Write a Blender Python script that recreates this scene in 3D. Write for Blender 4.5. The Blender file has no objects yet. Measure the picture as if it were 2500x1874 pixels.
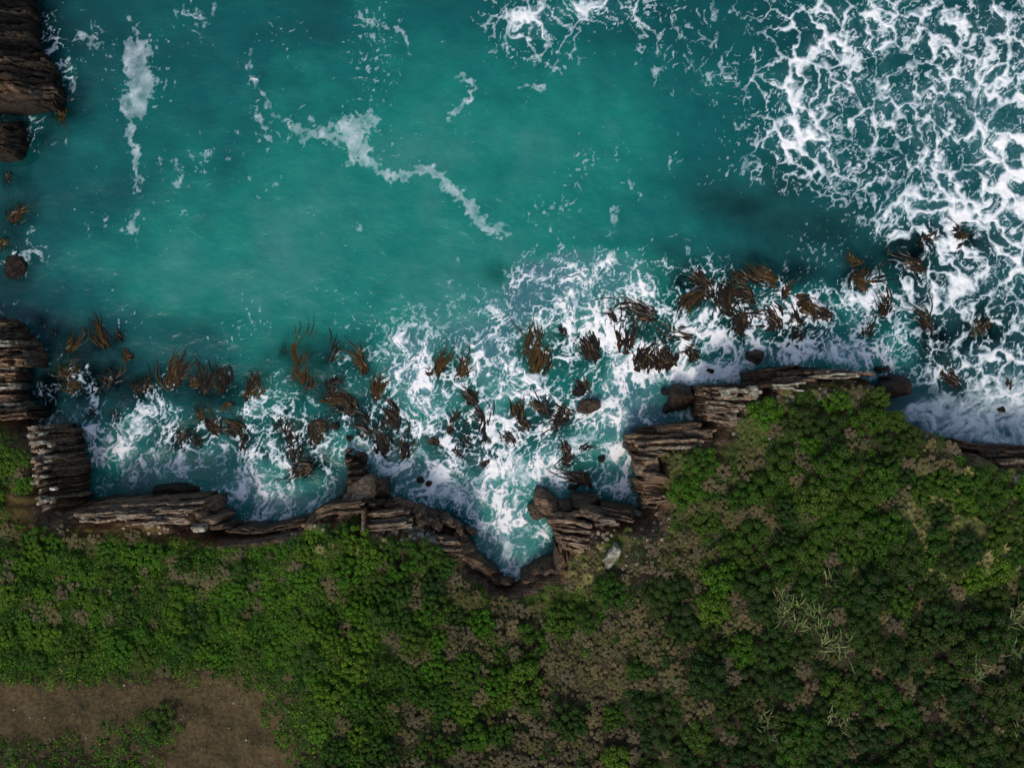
import bpy, bmesh, math, random
import numpy as np

random.seed(7)
RNG = np.random.default_rng(7)
SC = bpy.context.scene
COL = SC.collection

# ------------------------------------------------------------------ camera, sky, sun, exposure
CAM_H = 80.0                     # metres above the sea
F = 2000.0                       # focal length in photo pixels (2500 x 1874)
CX, CY = 1250.0, 937.0
cam = bpy.data.cameras.new('camera')
cam.sensor_fit = 'HORIZONTAL'
cam.angle = 2 * math.atan(1250.0 / F)
cam.clip_start = 0.5
cam.clip_end = 3000
camo = bpy.data.objects.new('camera', cam)
camo.location = (0, 0, CAM_H)
COL.objects.link(camo)
SC.camera = camo

SUN_EL, SUN_AZ = 52.0, 205.0     # compass bearing of the veiled sun, photo-up = north
world = bpy.data.worlds.new('World')
SC.world = world
world.use_nodes = True
wn = world.node_tree.nodes
wl = world.node_tree.links
sky = wn.new('ShaderNodeTexSky')
sky.sky_type = 'NISHITA'
sky.sun_disc = False
sky.sun_elevation = math.radians(SUN_EL)
sky.sun_rotation = math.radians(SUN_AZ)
sky.air_density = 1.2
sky.dust_density = 3.0
wl.new(sky.outputs[0], wn['Background'].inputs[0])
wn['Background'].inputs[1].default_value = 0.09
sl = bpy.data.lights.new('sun', 'SUN')
sl.energy = 1.3
sl.angle = math.radians(14)
sl.color = (1.0, 0.95, 0.88)
so = bpy.data.objects.new('sun', sl)
so.rotation_euler = (math.radians(90 - SUN_EL), 0, math.radians(180 - SUN_AZ))
so.location = (0, -60, 120)
COL.objects.link(so)
SC.view_settings.view_transform = 'Standard'
SC.view_settings.look = 'None'
SC.view_settings.gamma = 1.0
SC.view_settings.use_curve_mapping = False
SC.view_settings.exposure = 0.42
SC.cycles.max_bounces = 5
SC.cycles.transparent_max_bounces = 6


# ------------------------------------------------------------------ small helpers
def W(px, py, z=0.0):
    """photo pixel at height z -> world x, y"""
    k = (CAM_H - z) / F
    return ((px - CX) * k, (CY - py) * k)


def PX(x, y, z):
    k = F / (CAM_H - z)
    return CX + x * k, CY - y * k


def hash01(ix, iy, seed):
    h = (ix.astype(np.int64) * 374761393 + iy.astype(np.int64) * 668265263 + seed * 974711) & 0xFFFFFFFF
    h = ((h ^ (h >> 13)) * 1274126177) & 0xFFFFFFFF
    h = h ^ (h >> 16)
    return (h & 0xFFFFFF) / float(0x1000000)


def perlin(x, y, seed=0):
    x0 = np.floor(x); y0 = np.floor(y)
    fx = x - x0; fy = y - y0
    u = fx * fx * fx * (fx * (fx * 6 - 15) + 10)
    v = fy * fy * fy * (fy * (fy * 6 - 15) + 10)
    ix = x0.astype(np.int64); iy = y0.astype(np.int64)

    def g(dx, dy):
        a = hash01(ix + dx, iy + dy, seed) * 6.2831853
        return np.cos(a) * (fx - dx) + np.sin(a) * (fy - dy)
    a = g(0, 0); b = g(1, 0); c = g(0, 1); d = g(1, 1)
    return ((a + (b - a) * u) * (1 - v) + (c + (d - c) * u) * v) * 1.5


def fbm(x, y, seed=0, octs=4, gain=0.5):
    s = np.zeros_like(x); a = 1.0; n = 0.0
    for i in range(octs):
        s += a * perlin(x * 2 ** i + 17.3 * i, y * 2 ** i - 9.1 * i, seed + i * 13)
        n += a; a *= gain
    return s / n


def worley(x, y, seed=0):
    """F2-F1 (edge measure) and F1 of a jittered grid, cell size 1"""
    ix = np.floor(x).astype(np.int64); iy = np.floor(y).astype(np.int64)
    f1 = np.full(x.shape, 9.0); f2 = np.full(x.shape, 9.0)
    for dx in (-1, 0, 1):
        for dy in (-1, 0, 1):
            cx = ix + dx; cy = iy + dy
            d = np.hypot(cx + hash01(cx, cy, seed) - x, cy + hash01(cx, cy, seed + 77) - y)
            m = d < f1
            f2 = np.where(m, f1, np.minimum(f2, d))
            f1 = np.where(m, d, f1)
    return f2 - f1, f1


def sstep(a, b, x):
    t = np.clip((x - a) / (b - a), 0, 1)
    return t * t * (3 - 2 * t)


def splats(px, py, items):
    """1 - prod(1 - a*gauss) of (px, py, rx, ry, amp[, angle])"""
    out = np.ones_like(px)
    for it in items:
        cx, cy, rx, ry, a = it[:5]
        dx = px - cx; dy = py - cy
        if len(it) > 5:
            t = math.radians(it[5]); c, s = math.cos(t), math.sin(t)
            dx, dy = dx * c + dy * s, -dx * s + dy * c
        q = (dx / rx) ** 2 + (dy / ry) ** 2
        m = q < 9
        out[m] *= 1 - a * np.exp(-q[m] * 0.9)
    return 1 - out


def polydist(x, y, pts):
    best = np.full(x.shape, 1e9)
    for (x0, y0), (x1, y1) in zip(pts[:-1], pts[1:]):
        dx, dy = x1 - x0, y1 - y0
        t = np.clip(((x - x0) * dx + (y - y0) * dy) / (dx * dx + dy * dy + 1e-9), 0, 1)
        best = np.minimum(best, np.hypot(x - x0 - t * dx, y - y0 - t * dy))
    return best


def inside(x, y, pts):
    r = np.zeros(x.shape, bool)
    n = len(pts)
    for i in range(n):
        x0, y0 = pts[i]; x1, y1 = pts[(i + 1) % n]
        c = ((y0 > y) != (y1 > y))
        if y1 != y0:
            r ^= c & (x < (x1 - x0) * (y - y0) / (y1 - y0) + x0)
    return r


def np_mesh(name, co, faces, attrs=None, smooth=False, mat=None):
    """faces: (n,3) or (n,4) int array"""
    me = bpy.data.meshes.new(name)
    n, k = faces.shape
    me.vertices.add(len(co))
    me.vertices.foreach_set('co', np.ascontiguousarray(co, np.float32).ravel())
    me.loops.add(n * k)
    me.loops.foreach_set('vertex_index', np.ascontiguousarray(faces, np.int32).ravel())
    me.polygons.add(n)
    me.polygons.foreach_set('loop_start', np.arange(0, n * k, k, dtype=np.int32))
    me.update(calc_edges=True)
    me.polygons.foreach_set('use_smooth', np.full(n, smooth))
    for an, arr in (attrs or {}).items():
        if arr.ndim == 1:
            a = me.attributes.new(an, 'FLOAT', 'POINT')
            a.data.foreach_set('value', np.ascontiguousarray(arr, np.float32))
        else:
            a = me.attributes.new(an, 'FLOAT_COLOR', 'POINT')
            c4 = np.ones((len(arr), 4), np.float32); c4[:, :3] = arr
            a.data.foreach_set('color', c4.ravel())
    if mat:
        me.materials.append(mat)
    me.validate()
    return me


def link(name, me, parent=None):
    o = bpy.data.objects.new(name, me)
    COL.objects.link(o)
    o.parent = parent
    return o


def tag(o, label=None, cat=None, group=None, kind=None):
    if label: o['label'] = label
    if cat: o['category'] = cat
    if group: o['group'] = group
    if kind: o['kind'] = kind
    return o


def empty(name, loc=(0, 0, 0)):
    o = bpy.data.objects.new(name, None)
    o.location = loc
    o.empty_display_size = 0.2
    COL.objects.link(o)
    return o


# ------------------------------------------------------------------ materials
class NT:
    def __init__(self, name):
        self.m = bpy.data.materials.new(name)
        self.m.use_nodes = True
        self.t = self.m.node_tree
        self.b = self.t.nodes['Principled BSDF']
        self.out = self.t.nodes['Material Output']

    def n(self, typ, **kw):
        nd = self.t.nodes.new('ShaderNode' + typ)
        for k, v in kw.items():
            setattr(nd, k, v)
        return nd

    def put(self, sock, v):
        if v is None:
            return
        if hasattr(v, 'is_linked') or hasattr(v, 'links'):
            self.t.links.new(v, sock)
        elif isinstance(v, (tuple, list)) and sock.type == 'RGBA':
            sock.default_value = tuple(v) + ((1,) if len(v) == 3 else ())
        else:
            sock.default_value = v

    def math(self, op, a, b=None, c=None, clamp=False):
        nd = self.n('Math', operation=op, use_clamp=clamp)
        for i, v in enumerate((a, b, c)):
            self.put(nd.inputs[i], v)
        return nd.outputs[0]

    def mix(self, f, a, b, blend='MIX'):
        nd = self.n('Mix', data_type='RGBA', blend_type=blend)
        self.put(nd.inputs[0], f); self.put(nd.inputs[6], a); self.put(nd.inputs[7], b)
        return nd.outputs[2]

    def ramp(self, f, stops):
        nd = self.n('ValToRGB')
        cr = nd.color_ramp
        while len(cr.elements) < len(stops):
            cr.elements.new(0.5)
        for e, (p, c) in zip(cr.elements, stops):
            e.position = p
            e.color = tuple(c) + (1,) if not isinstance(c, float) else (c, c, c, 1)
        self.put(nd.inputs[0], f)
        return nd.outputs[0]

    def mrange(self, v, a, b, c=0.0, d=1.0, smooth=False):
        nd = self.n('MapRange', clamp=True)
        if smooth:
            nd.interpolation_type = 'SMOOTHSTEP'
        for i, q in enumerate((v, a, b, c, d)):
            self.put(nd.inputs[i], q)
        return nd.outputs[0]

    def noise(self, vec, scale, detail=3.0, rough=0.55, dist=0.0):
        nd = self.n('TexNoise')
        self.put(nd.inputs['Vector'], vec)
        nd.inputs['Scale'].default_value = scale
        nd.inputs['Detail'].default_value = detail
        nd.inputs['Roughness'].default_value = rough
        nd.inputs['Distortion'].default_value = dist
        return nd.outputs[0]

    def attr(self, name, out='Fac'):
        nd = self.n('Attribute', attribute_name=name)
        return nd.outputs[out]

    def pos(self):
        return self.n('NewGeometry').outputs['Position']

    def mapv(self, vec, scale=(1, 1, 1), rot=(0, 0, 0)):
        nd = self.n('Mapping')
        self.put(nd.inputs[0], vec)
        nd.inputs['Scale'].default_value = scale
        nd.inputs['Rotation'].default_value = rot
        return nd.outputs[0]

    def bump(self, h, strength=0.5, dist=0.1):
        nd = self.n('Bump')
        nd.inputs['Strength'].default_value = strength
        nd.inputs['Distance'].default_value = dist
        self.put(nd.inputs['Height'], h)
        return nd.outputs[0]

    def final(self, color=None, rough=0.7, normal=None, spec=0.3):
        self.put(self.b.inputs['Base Color'], color)
        self.put(self.b.inputs['Roughness'], rough)
        self.put(self.b.inputs['Normal'], normal)
        self.put(self.b.inputs['Specular IOR Level'], spec)
        return self.m


def rock_color(t, dark=1.0, lichen=1.0):
    """colour, roughness, normal of bedded sandstone; wet below the splash line, lichen on dry tops"""
    p = t.pos()
    strata = t.noise(t.mapv(p, (0.16, 2.2, 0.5), (0.05, 0, 0.07)), 2.0, 6, 0.7)
    blot = t.noise(p, 0.55, 4, 0.6)
    fine = t.noise(p, 5.0, 5, 0.7)
    c1 = t.ramp(strata, [(0.28, (0.03 * dark, 0.024 * dark, 0.02 * dark)), (0.45, (0.085 * dark, 0.062 * dark, 0.046 * dark)),
                         (0.56, (0.15 * dark, 0.105 * dark, 0.07 * dark)), (0.72, (0.06 * dark, 0.05 * dark, 0.045 * dark))])
    c2 = t.ramp(blot, [(0.35, (0.05 * dark, 0.045 * dark, 0.043 * dark)), (0.5, (0.11 * dark, 0.077 * dark, 0.05 * dark)), (0.68, (0.17 * dark, 0.105 * dark, 0.055 * dark))])
    c = t.mix(0.5, c1, c2)
    ov = t.mrange(t.n('ObjectInfo').outputs['Random'], 0, 1, 0.62, 1.5)
    cv = t.n('CombineXYZ')
    for i_, k_ in enumerate((1.1, 0.98, 0.84)):
        t.put(cv.inputs[i_], t.math('MULTIPLY', ov, k_))
    c = t.mix(1.0, c, cv.outputs[0], 'MULTIPLY')
    c = t.mix(t.mrange(fine, 0.35, 0.7, 0.0, 0.55), c, t.mix(0.5, c, (0.02, 0.017, 0.015)), 'MIX')
    vor = t.n('TexVoronoi', feature='DISTANCE_TO_EDGE')
    wv_ = t.n('VectorMath', operation='ADD')
    t.put(wv_.inputs[0], t.mapv(p, (0.75, 1.5, 1.0), (0, 0, 0.1)))
    nn = t.n('TexNoise'); t.put(nn.inputs['Vector'], p); nn.inputs['Scale'].default_value = 1.3; nn.inputs['Detail'].default_value = 4
    t.put(wv_.inputs[1], nn.outputs['Color'])
    t.put(vor.inputs['Vector'], wv_.outputs[0]); vor.inputs['Scale'].default_value = 1.15
    crack = t.mrange(vor.outputs['Distance'], 0.0, 0.07, 1.0, 0.0)
    c = t.mix(t.math('MULTIPLY', crack, 0.75), c, (0.012, 0.01, 0.009))
    sep = t.n('SeparateXYZ'); t.put(sep.inputs[0], p)
    z = sep.outputs[2]
    nz = t.n('SeparateXYZ'); t.put(nz.inputs[0], t.n('NewGeometry').outputs['Normal'])
    lk = t.noise(p, 1.1, 6, 0.72)
    lf = t.math('MULTIPLY', t.mrange(lk, 0.43, 0.57), t.mrange(nz.outputs[2], 0.55, 0.9))
    lf = t.math('MULTIPLY', lf, t.mrange(z, 4.6, 6.8, 0.0, 0.8 * lichen))
    lic = t.ramp(t.noise(p, 2.7, 4, 0.6), [(0.35, (0.2, 0.2, 0.12)), (0.55, (0.34, 0.32, 0.26)), (0.7, (0.55, 0.53, 0.47))])
    c = t.mix(lf, c, lic)
    wet = t.mrange(t.math('ADD', z, t.math('MULTIPLY', t.noise(p, 0.8, 3), 3.0)), 2.0, 4.2, 1.0, 0.0)
    c = t.mix(wet, c, t.mix(1.0, c, (0.5, 0.5, 0.53), 'MULTIPLY'))
    rough = t.mrange(wet, 0, 1, 0.85, 0.4)
    hh = t.math('ADD', t.math('MULTIPLY', strata, 1.2), t.math('SUBTRACT', t.math('MULTIPLY', fine, 0.8), t.math('MULTIPLY', crack, 0.7)))
    return c, rough, t.bump(hh, 0.9, 0.25)


def mat_rock(name, dark=1.0, lichen=1.0):
    t = NT(name)
    c, r, nrm = rock_color(t, dark, lichen)
    return t.final(c, r, nrm, 0.35)


def mat_ground():
    t = NT('ground_cover_soil')
    c, r, nrm = rock_color(t, 1.7)
    p = t.pos()
    g = t.attr('ground', 'Color')
    n1 = t.noise(p, 3.0, 6, 0.7)
    n2 = t.noise(p, 0.7, 4, 0.6)
    gc = t.mix(t.mrange(n1, 0.3, 0.7, 0.0, 0.75), t.mix(1.0, g, (0.35, 0.33, 0.3), 'MULTIPLY'), t.mix(1.0, g, (1.5, 1.5, 1.4), 'MULTIPLY'))
    gc = t.mix(t.mrange(n2, 0.48, 0.68, 0, 0.55), gc, (0.045, 0.04, 0.02))
    gc = t.mix(t.mrange(t.noise(p, 0.3, 5, 0.65), 0.5, 0.7, 0, 0.5), gc, t.mix(1.0, gc, (0.55, 0.62, 0.5), 'MULTIPLY'))
    gb = t.bump(n1, 0.8, 0.15)
    rf = t.mrange(t.math('ADD', t.attr('rock'), t.math('MULTIPLY', t.math('SUBTRACT', t.noise(p, 1.5, 5, 0.65), 0.5), 1.1)), 0.4, 0.6)
    col = t.mix(rf, gc, c)
    nm = t.n('Mix', data_type='VECTOR')
    t.put(nm.inputs[0], rf); t.put(nm.inputs[4], gb); t.put(nm.inputs[5], nrm)
    return t.final(col, t.math('MULTIPLY_ADD', rf, -0.15, 0.95), nm.outputs[1], 0.2)


def mat_leaf(name, stops, rough=0.6, spec=0.1, lo=0.55, hi=1.45):
    t = NT(name)
    oi = t.n('ObjectInfo')
    f = t.math('FRACT', t.math('ADD', oi.outputs['Random'], t.attr('hue')))
    c = t.ramp(f, stops)
    tint = t.attr('tint')
    k = t.math('MULTIPLY_ADD', tint, hi - lo, lo)
    cc = t.n('CombineXYZ')
    for i in range(3):
        t.put(cc.inputs[i], k)
    return t.final(t.mix(1.0, c, cc.outputs[0], 'MULTIPLY'), rough, None, spec)


def mat_plain(name, col, rough=0.7, spec=0.3, nscale=2.0, var=0.5):
    t = NT(name)
    n = t.noise(t.pos(), nscale, 4, 0.65)
    a = tuple(v * (1 - var) for v in col); b = tuple(v * (1 + var) for v in col)
    return t.final(t.mix(t.mrange(n, 0.3, 0.7), a, b), rough, t.bump(n, 0.4, 0.05), spec)


def mat_water():
    t = NT('sea_water')
    p = t.pos()
    tone = t.attr('tone'); aer = t.attr('aer'); foam = t.attr('foam')
    base = t.ramp(tone, [(0.0, (0.003, 0.062, 0.068)), (0.3, (0.003, 0.125, 0.12)), (0.6, (0.01, 0.24, 0.19)), (0.8, (0.05, 0.27, 0.235)), (1.0, (0.06, 0.2, 0.225))])
    n0 = t.noise(p, 0.35, 4, 0.6)
    base = t.mix(t.mrange(n0, 0.3, 0.7, 0, 0.35), base, t.mix(1.0, base, (0.6, 0.72, 0.8), 'MULTIPLY'))
    base = t.mix(t.mrange(t.noise(t.mapv(p, (1, 1.6, 1)), 2.2, 4, 0.65, 0.8), 0.3, 0.7, 0, 0.22), base, t.mix(1.0, base, (0.55, 0.66, 0.74), 'MULTIPLY'))
    milk = t.math('MULTIPLY', aer, t.mrange(t.noise(p, 1.3, 5, 0.65, 1.2), 0.32, 0.72))
    base = t.mix(milk, base, (0.3, 0.46, 0.5))
    # foam: the laid-out field broken up by fine lace
    lace = t.noise(t.mapv(p, (1, 0.8, 1)), 2.6, 5, 0.7, 1.2)
    f = t.math('ADD', foam, t.math('MULTIPLY', t.math('SUBTRACT', lace, 0.5), 0.30))
    cover = t.mrange(f, -0.03, 0.42, 0, 1)
    thick = t.mrange(f, 0.12, 0.8)
    fcol = t.mix(thick, (0.5, 0.62, 0.66), (0.95, 0.945, 0.93))
    col = t.mix(cover, base, fcol)
    rough = t.mrange(cover, 0, 1, 0.22, 0.8)
    w1 = t.noise(t.mapv(p, (1, 1.5, 1)), 1.1, 4, 0.6, 0.5)
    w2 = t.noise(p, 0.25, 2, 0.5)
    h = t.math('ADD', t.math('MULTIPLY', w1, 0.35), t.math('MULTIPLY', w2, 1.0))
    h = t.math('ADD', h, t.math('MULTIPLY', thick, 0.45))
    nrm = t.bump(h, 0.75, 0.3)
    t.final(col, rough, nrm, 0.4)
    tr = t.n('BsdfTransparent')
    tr.inputs[0].default_value = (0.45, 0.8, 0.82, 1)
    ms = t.n('MixShader')
    op = t.math('ADD', t.attr('opac'), t.math('ADD', cover, milk), clamp=True)
    t.put(ms.inputs[0], op)
    t.t.links.new(tr.outputs[0], ms.inputs[1]); t.t.links.new(t.b.outputs[0], ms.inputs[2])
    t.t.links.new(ms.outputs[0], t.out.inputs['Surface'])
    return t.m


def mat_seabed():
    t = NT('seabed_sand_reef')
    p = t.pos()
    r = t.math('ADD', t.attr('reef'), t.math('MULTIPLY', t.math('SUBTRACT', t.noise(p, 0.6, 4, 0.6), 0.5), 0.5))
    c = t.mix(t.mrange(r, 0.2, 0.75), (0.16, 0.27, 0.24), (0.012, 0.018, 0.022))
    return t.final(c, 0.9, None, 0.1)


def mat_kelp(name, a, b):
    t = NT(name)
    oi = t.n('ObjectInfo')
    n = t.noise(t.pos(), 1.7, 3, 0.6)
    f = t.math('ADD', t.math('MULTIPLY', oi.outputs['Random'], 0.6), t.math('MULTIPLY', n, 0.5), clamp=True)
    return t.final(t.mix(f, a, b), 0.3, None, 0.22)


M_ROCK = mat_rock('bedded_rock', 1.9)
M_WET = mat_rock('wet_dark_rock', 1.0, 0.15)
M_PALE = mat_rock('tan_rock', 2.7, 1.2)
def mat_lichen():
    t = NT('lichen_stone')
    p = t.pos()
    n = t.noise(p, 1.9, 6, 0.75)
    c = t.ramp(n, [(0.36, (0.07, 0.055, 0.042)), (0.47, (0.2, 0.17, 0.12)), (0.55, (0.36, 0.34, 0.27)), (0.68, (0.58, 0.57, 0.52))])
    return t.final(c, 0.9, t.bump(n, 0.8, 0.2), 0.2)
M_LICHEN = mat_lichen()
M_BLACK = mat_rock('black_wet_rock', 0.42, 0.08)
M_STONE = mat_plain('loose_stone', (0.30, 0.24, 0.18), 0.9, 0.2, 1.7, 0.45)
M_GROUND = mat_ground()
M_WATER = mat_water()
M_BED = mat_seabed()
M_TWIG = mat_plain('dry_twigs', (0.1, 0.08, 0.045), 0.95, 0.05, 6.0)
M_BARK = mat_plain('shrub_twigs_and_gap_shade', (0.04, 0.032, 0.02), 0.95, 0.05)  # twig brown, also on the dark cores standing in for shade between leaves
M_BRIGHT = mat_leaf('bright_green_leaves', [(0.0, (0.045, 0.15, 0.006)), (0.5, (0.065, 0.18, 0.008)), (1.0, (0.095, 0.185, 0.01))])
M_GREEN = mat_leaf('mid_green_leaves', [(0.0, (0.026, 0.095, 0.008)), (0.5, (0.04, 0.115, 0.008)), (1.0, (0.065, 0.125, 0.011))])
M_DARK = mat_leaf('dark_green_leaves', [(0.0, (0.016, 0.06, 0.009)), (0.5, (0.024, 0.07, 0.009)), (1.0, (0.04, 0.078, 0.01))])
M_BROWN = mat_leaf('beige_brown_twigs', [(0.0, (0.22, 0.18, 0.085)), (0.35, (0.29, 0.235, 0.115)), (0.7, (0.21, 0.19, 0.075)), (1.0, (0.13, 0.145, 0.04))], 0.9, 0.1)
M_GREY = mat_leaf('grey_brown_twigs', [(0.0, (0.2, 0.165, 0.09)), (0.5, (0.26, 0.215, 0.125)), (1.0, (0.17, 0.16, 0.075))], 0.9, 0.1)
M_TUSS = mat_leaf('tussock_blades', [(0.0, (0.09, 0.11, 0.028)), (0.5, (0.14, 0.14, 0.042)), (1.0, (0.065, 0.095, 0.022))], 0.7, 0.2)
M_TUSSP = mat_leaf('straw_tussock_blades', [(0.0, (0.22, 0.2, 0.07)), (0.5, (0.29, 0.25, 0.095)), (1.0, (0.17, 0.18, 0.05))], 0.7, 0.2)
M_FLAX = mat_leaf('flax_leaves', [(0.0, (0.07, 0.125, 0.03)), (0.5, (0.11, 0.165, 0.045)), (0.8, (0.19, 0.22, 0.09)), (1.0, (0.13, 0.1, 0.03))], 0.4, 0.35)
M_KELP = mat_kelp('amber_kelp', (0.024, 0.014, 0.005), (0.085, 0.046, 0.009))
M_KELPD = mat_kelp('dark_kelp', (0.007, 0.006, 0.005), (0.026, 0.017, 0.009))
M_GULL = mat_plain('gull_white', (0.8, 0.8, 0.8), 0.6, 0.3, 4, 0.05)
M_GULLG = mat_plain('gull_grey', (0.4, 0.42, 0.45), 0.6, 0.3, 4, 0.05)

def mat_vcol(name, rough=0.7):
    t = NT(name)
    return t.final(t.attr('col', 'Color'), rough, None, 0.2)
M_VCOL = mat_vcol('mixed_low_plants')

# ------------------------------------------------------------------ the coast
# px, py, height at which the line was traced, face width (m), cliff height (m)
COAST = [(-700, 690, 0, 2, 6), (-100, 740, 0, 2, 6), (0, 772, 0, 2.0, 4), (45, 778, 0, 2.5, 3.5), (83, 812, 0, 3, 3.5), (118, 854, 0, 3, 3), (122, 890, 0, 3, 3),
         (58, 905, 0, 2, 1.4), (56, 960, 0, 2, 1.4), (66, 1000, 0, 2.2, 2.4), (86, 1025, 0, 2.6, 4), (120, 1040, 0, 3, 5.5), (189, 1047, 0, 3, 6.2),
         (205, 1090, 0, 2.4, 6.6), (212, 1140, 0, 2.2, 6.6), (216, 1180, 0, 2.2, 6.6), (220, 1214, 0, 2.2, 6.6), (250, 1222, 0, 2.2, 6.6), (300, 1218, 0, 1.8, 6.2), (400, 1212, 0, 1.8, 6.2),
         (494, 1204, 0, 1.8, 6), (508, 1252, 0, 2.5, 6), (529, 1243, 0, 2.5, 5), (548, 1285, 0, 1.2, 4.8), (640, 1289, 0, 0.7, 4.6),
         (754, 1268, 0, 0.7, 5.0), (766, 1244, 0, 0.9, 5.6), (793, 1227, 0, 1.2, 6), (828, 1223, 0, 2, 6.5), (832, 1208, 0, 2.5, 4), (847, 1177, 0, 3, 2.5), (843, 1110, 0, 3, 1.2),
         (890, 1108, 0, 3, 1.2), (899, 1161, 0, 3, 2.5), (930, 1177, 0, 4, 3), (936, 1204, 0, 4, 4.5), (986, 1219, 0, 3.6, 5.5), (1025, 1231, 0, 3.4, 6), (1082, 1246, 0, 3.2, 6.3),
         (1110, 1266, 0, 3.2, 6.5), (1140, 1293, 0, 2.6, 6), (1160, 1331, 0, 2.4, 5.2), (1168, 1362, 0, 2.2, 4.6), (1195, 1382, 0, 1.8, 4), (1219, 1413, 0, 1.2, 3.4),
         (1256, 1422, 0, 0.9, 3.2), (1282, 1404, 0, 1.1, 3.4), (1297, 1389, 0, 1.6, 4), (1315, 1365, 0, 2.4, 5), (1343, 1359, 0, 2.6, 5.6), (1356, 1326, 0, 2.8, 6), (1346, 1287, 0, 3.4, 6.5),
         (1334, 1268, 0, 4, 5), (1312, 1256, 0, 4, 4), (1297, 1229, 0, 4, 3), (1310, 1215, 0, 4, 3), (1352, 1213, 0, 4, 3), (1364, 1232, 0, 4, 4), (1391, 1231, 0, 3.5, 4),
         (1410, 1218, 0, 3.5, 4), (1466, 1219, 0, 3, 4.5), (1471, 1236, 0, 2.5, 5), (1520, 1241, 0, 2, 6), (1557, 1244, 0, 2, 6.5), (1571, 1216, 0, 2.5, 6.5), (1545, 1199, 0, 3, 6), (1545, 1175, 0, 3, 6),
         (1563, 1163, 0, 3, 6.5), (1563, 1121, 0, 3, 6.5), (1539, 1112, 0, 3, 6.5), (1525, 1090, 0, 3, 6.3), (1530, 1066, 0, 3, 6), (1548, 1054, 0, 3, 5.8), (1602, 1044, 0, 3, 5.5),
         (1653, 1034, 0, 3, 5.5), (1700, 1022, 0, 3, 6), (1702, 985, 0, 3, 6.4), (1706, 945, 0, 3, 6.5), (1824, 943, 0, 2, 6.5), (1826, 910, 0, 3, 5.5), (1870, 902, 0, 3, 5.5),
         (1947, 897, 0, 3, 5.8), (2017, 899, 1, 2.5, 6), (2121, 908, 4, 2, 6.5), (2148, 917, 6, 1.5, 7), (2169, 933, 6.5, 1.4, 7), (2187, 969, 7, 1.2, 7.5), (2190, 990, 7, 1.2, 7.5),
         (2208, 1011, 6.5, 1.2, 7.5), (2250, 1025, 6.5, 1.2, 7.5), (2296, 1043, 6.5, 1.2, 7.5), (2323, 1058, 6.5, 1.2, 7.5), (2326, 1075, 3, 2, 7), (2362, 1082, 1, 2.5, 7),
         (2386, 1091, 0, 3, 7), (2422, 1089, 0, 3, 7), (2500, 1094, 0, 3, 7), (2750, 1120, 0, 2, 7), (3600, 1150, 0, 2, 7)]
cw = [W(a, b, c) for a, b, c, _, _ in COAST]
POLY = cw + [(160.0, -140.0), (-160.0, -140.0), (-160.0, cw[0][1])]
CLINE = cw


def coast_eval(x, y):
    best = np.full(x.shape, 1e9); wv = np.ones_like(x); hv = np.full(x.shape, 7.0)
    for i in range(len(cw) - 1):
        (x0, y0), (x1, y1) = cw[i], cw[i + 1]
        dx, dy = x1 - x0, y1 - y0
        t = np.clip(((x - x0) * dx + (y - y0) * dy) / (dx * dx + dy * dy), 0, 1)
        d = np.hypot(x - x0 - t * dx, y - y0 - t * dy)
        m = d < best
        best = np.where(m, d, best)
        wv = np.where(m, COAST[i][3] + (COAST[i + 1][3] - COAST[i][3]) * t, wv)
        hv = np.where(m, COAST[i][4] + (COAST[i + 1][4] - COAST[i][4]) * t, hv)
    ins = inside(x, y, POLY)
    return np.where(ins, best, -best), wv, hv


GX0, GX1, GY0, GY1, GS = -76.0, 76.0, -62.0, 14.0, 0.25
gx = np.arange(GX0, GX1 + GS / 2, GS); gy = np.arange(GY0, GY1 + GS / 2, GS)
XX, YY = np.meshgrid(gx, gy)
XX0, YY0 = XX.copy(), YY.copy()
D, WV, HV = coast_eval(XX, YY)
D_RAW = D.copy()


def boxblur(a, n):
    for ax in (0, 1):
        p = np.concatenate([np.repeat(np.take(a, [0], ax), n + 1, ax), a, np.repeat(np.take(a, [-1], ax), n, ax)], ax)
        c = np.cumsum(p, ax)
        k = 2 * n + 1
        m = a.shape[ax]
        a = (np.take(c, range(k, k + m), ax) - np.take(c, range(0, m), ax)) / k
    return a


_bw = sstep(0.8, 4.0, D)
for _n in (14, 14, 10):
    HV = HV * (1 - _bw) + boxblur(HV, _n) * _bw
    WV = WV * (1 - _bw) + boxblur(WV, _n) * _bw
DS = D * (1 - _bw) + boxblur(boxblur(np.clip(D, 0, None), 8), 8) * _bw
jag = fbm(XX * 0.55, YY * 0.9, 3, 4) * 0.55
Dj = D + jag * sstep(-0.5, 1.5, D) * sstep(6, 2, D)
s = np.clip(Dj / WV, 0, None)
prof = np.where(s < 1, 1 - (1 - np.clip(s, 0, 1)) ** 1.7, 1)
inl = np.clip(DS - WV, 0, None)
H = np.where(D > 0, HV * prof + 7.5 * (1 - np.exp(-inl / 24.0)) * 0.9, -0.9 - 0.9 * np.clip(-D, 0, 2))
strata = fbm(XX * 0.14 + 3, YY * 1.5 + XX * 0.12, 11, 3)
H += np.where(D > 0, strata * 0.9 * sstep(0, 0.6, D) * sstep(7, 2.5, D), 0)
H += np.where(D > 0, fbm(XX * 0.12, YY * 0.12, 5, 3) * 1.1 * sstep(2, 8, D) + fbm(XX * 0.8, YY * 0.8, 6, 3) * 0.22 * sstep(1, 4, D), 0)
H = np.where((D > 0) & (D < 0.6), np.maximum(H, -0.6), H)


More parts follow.
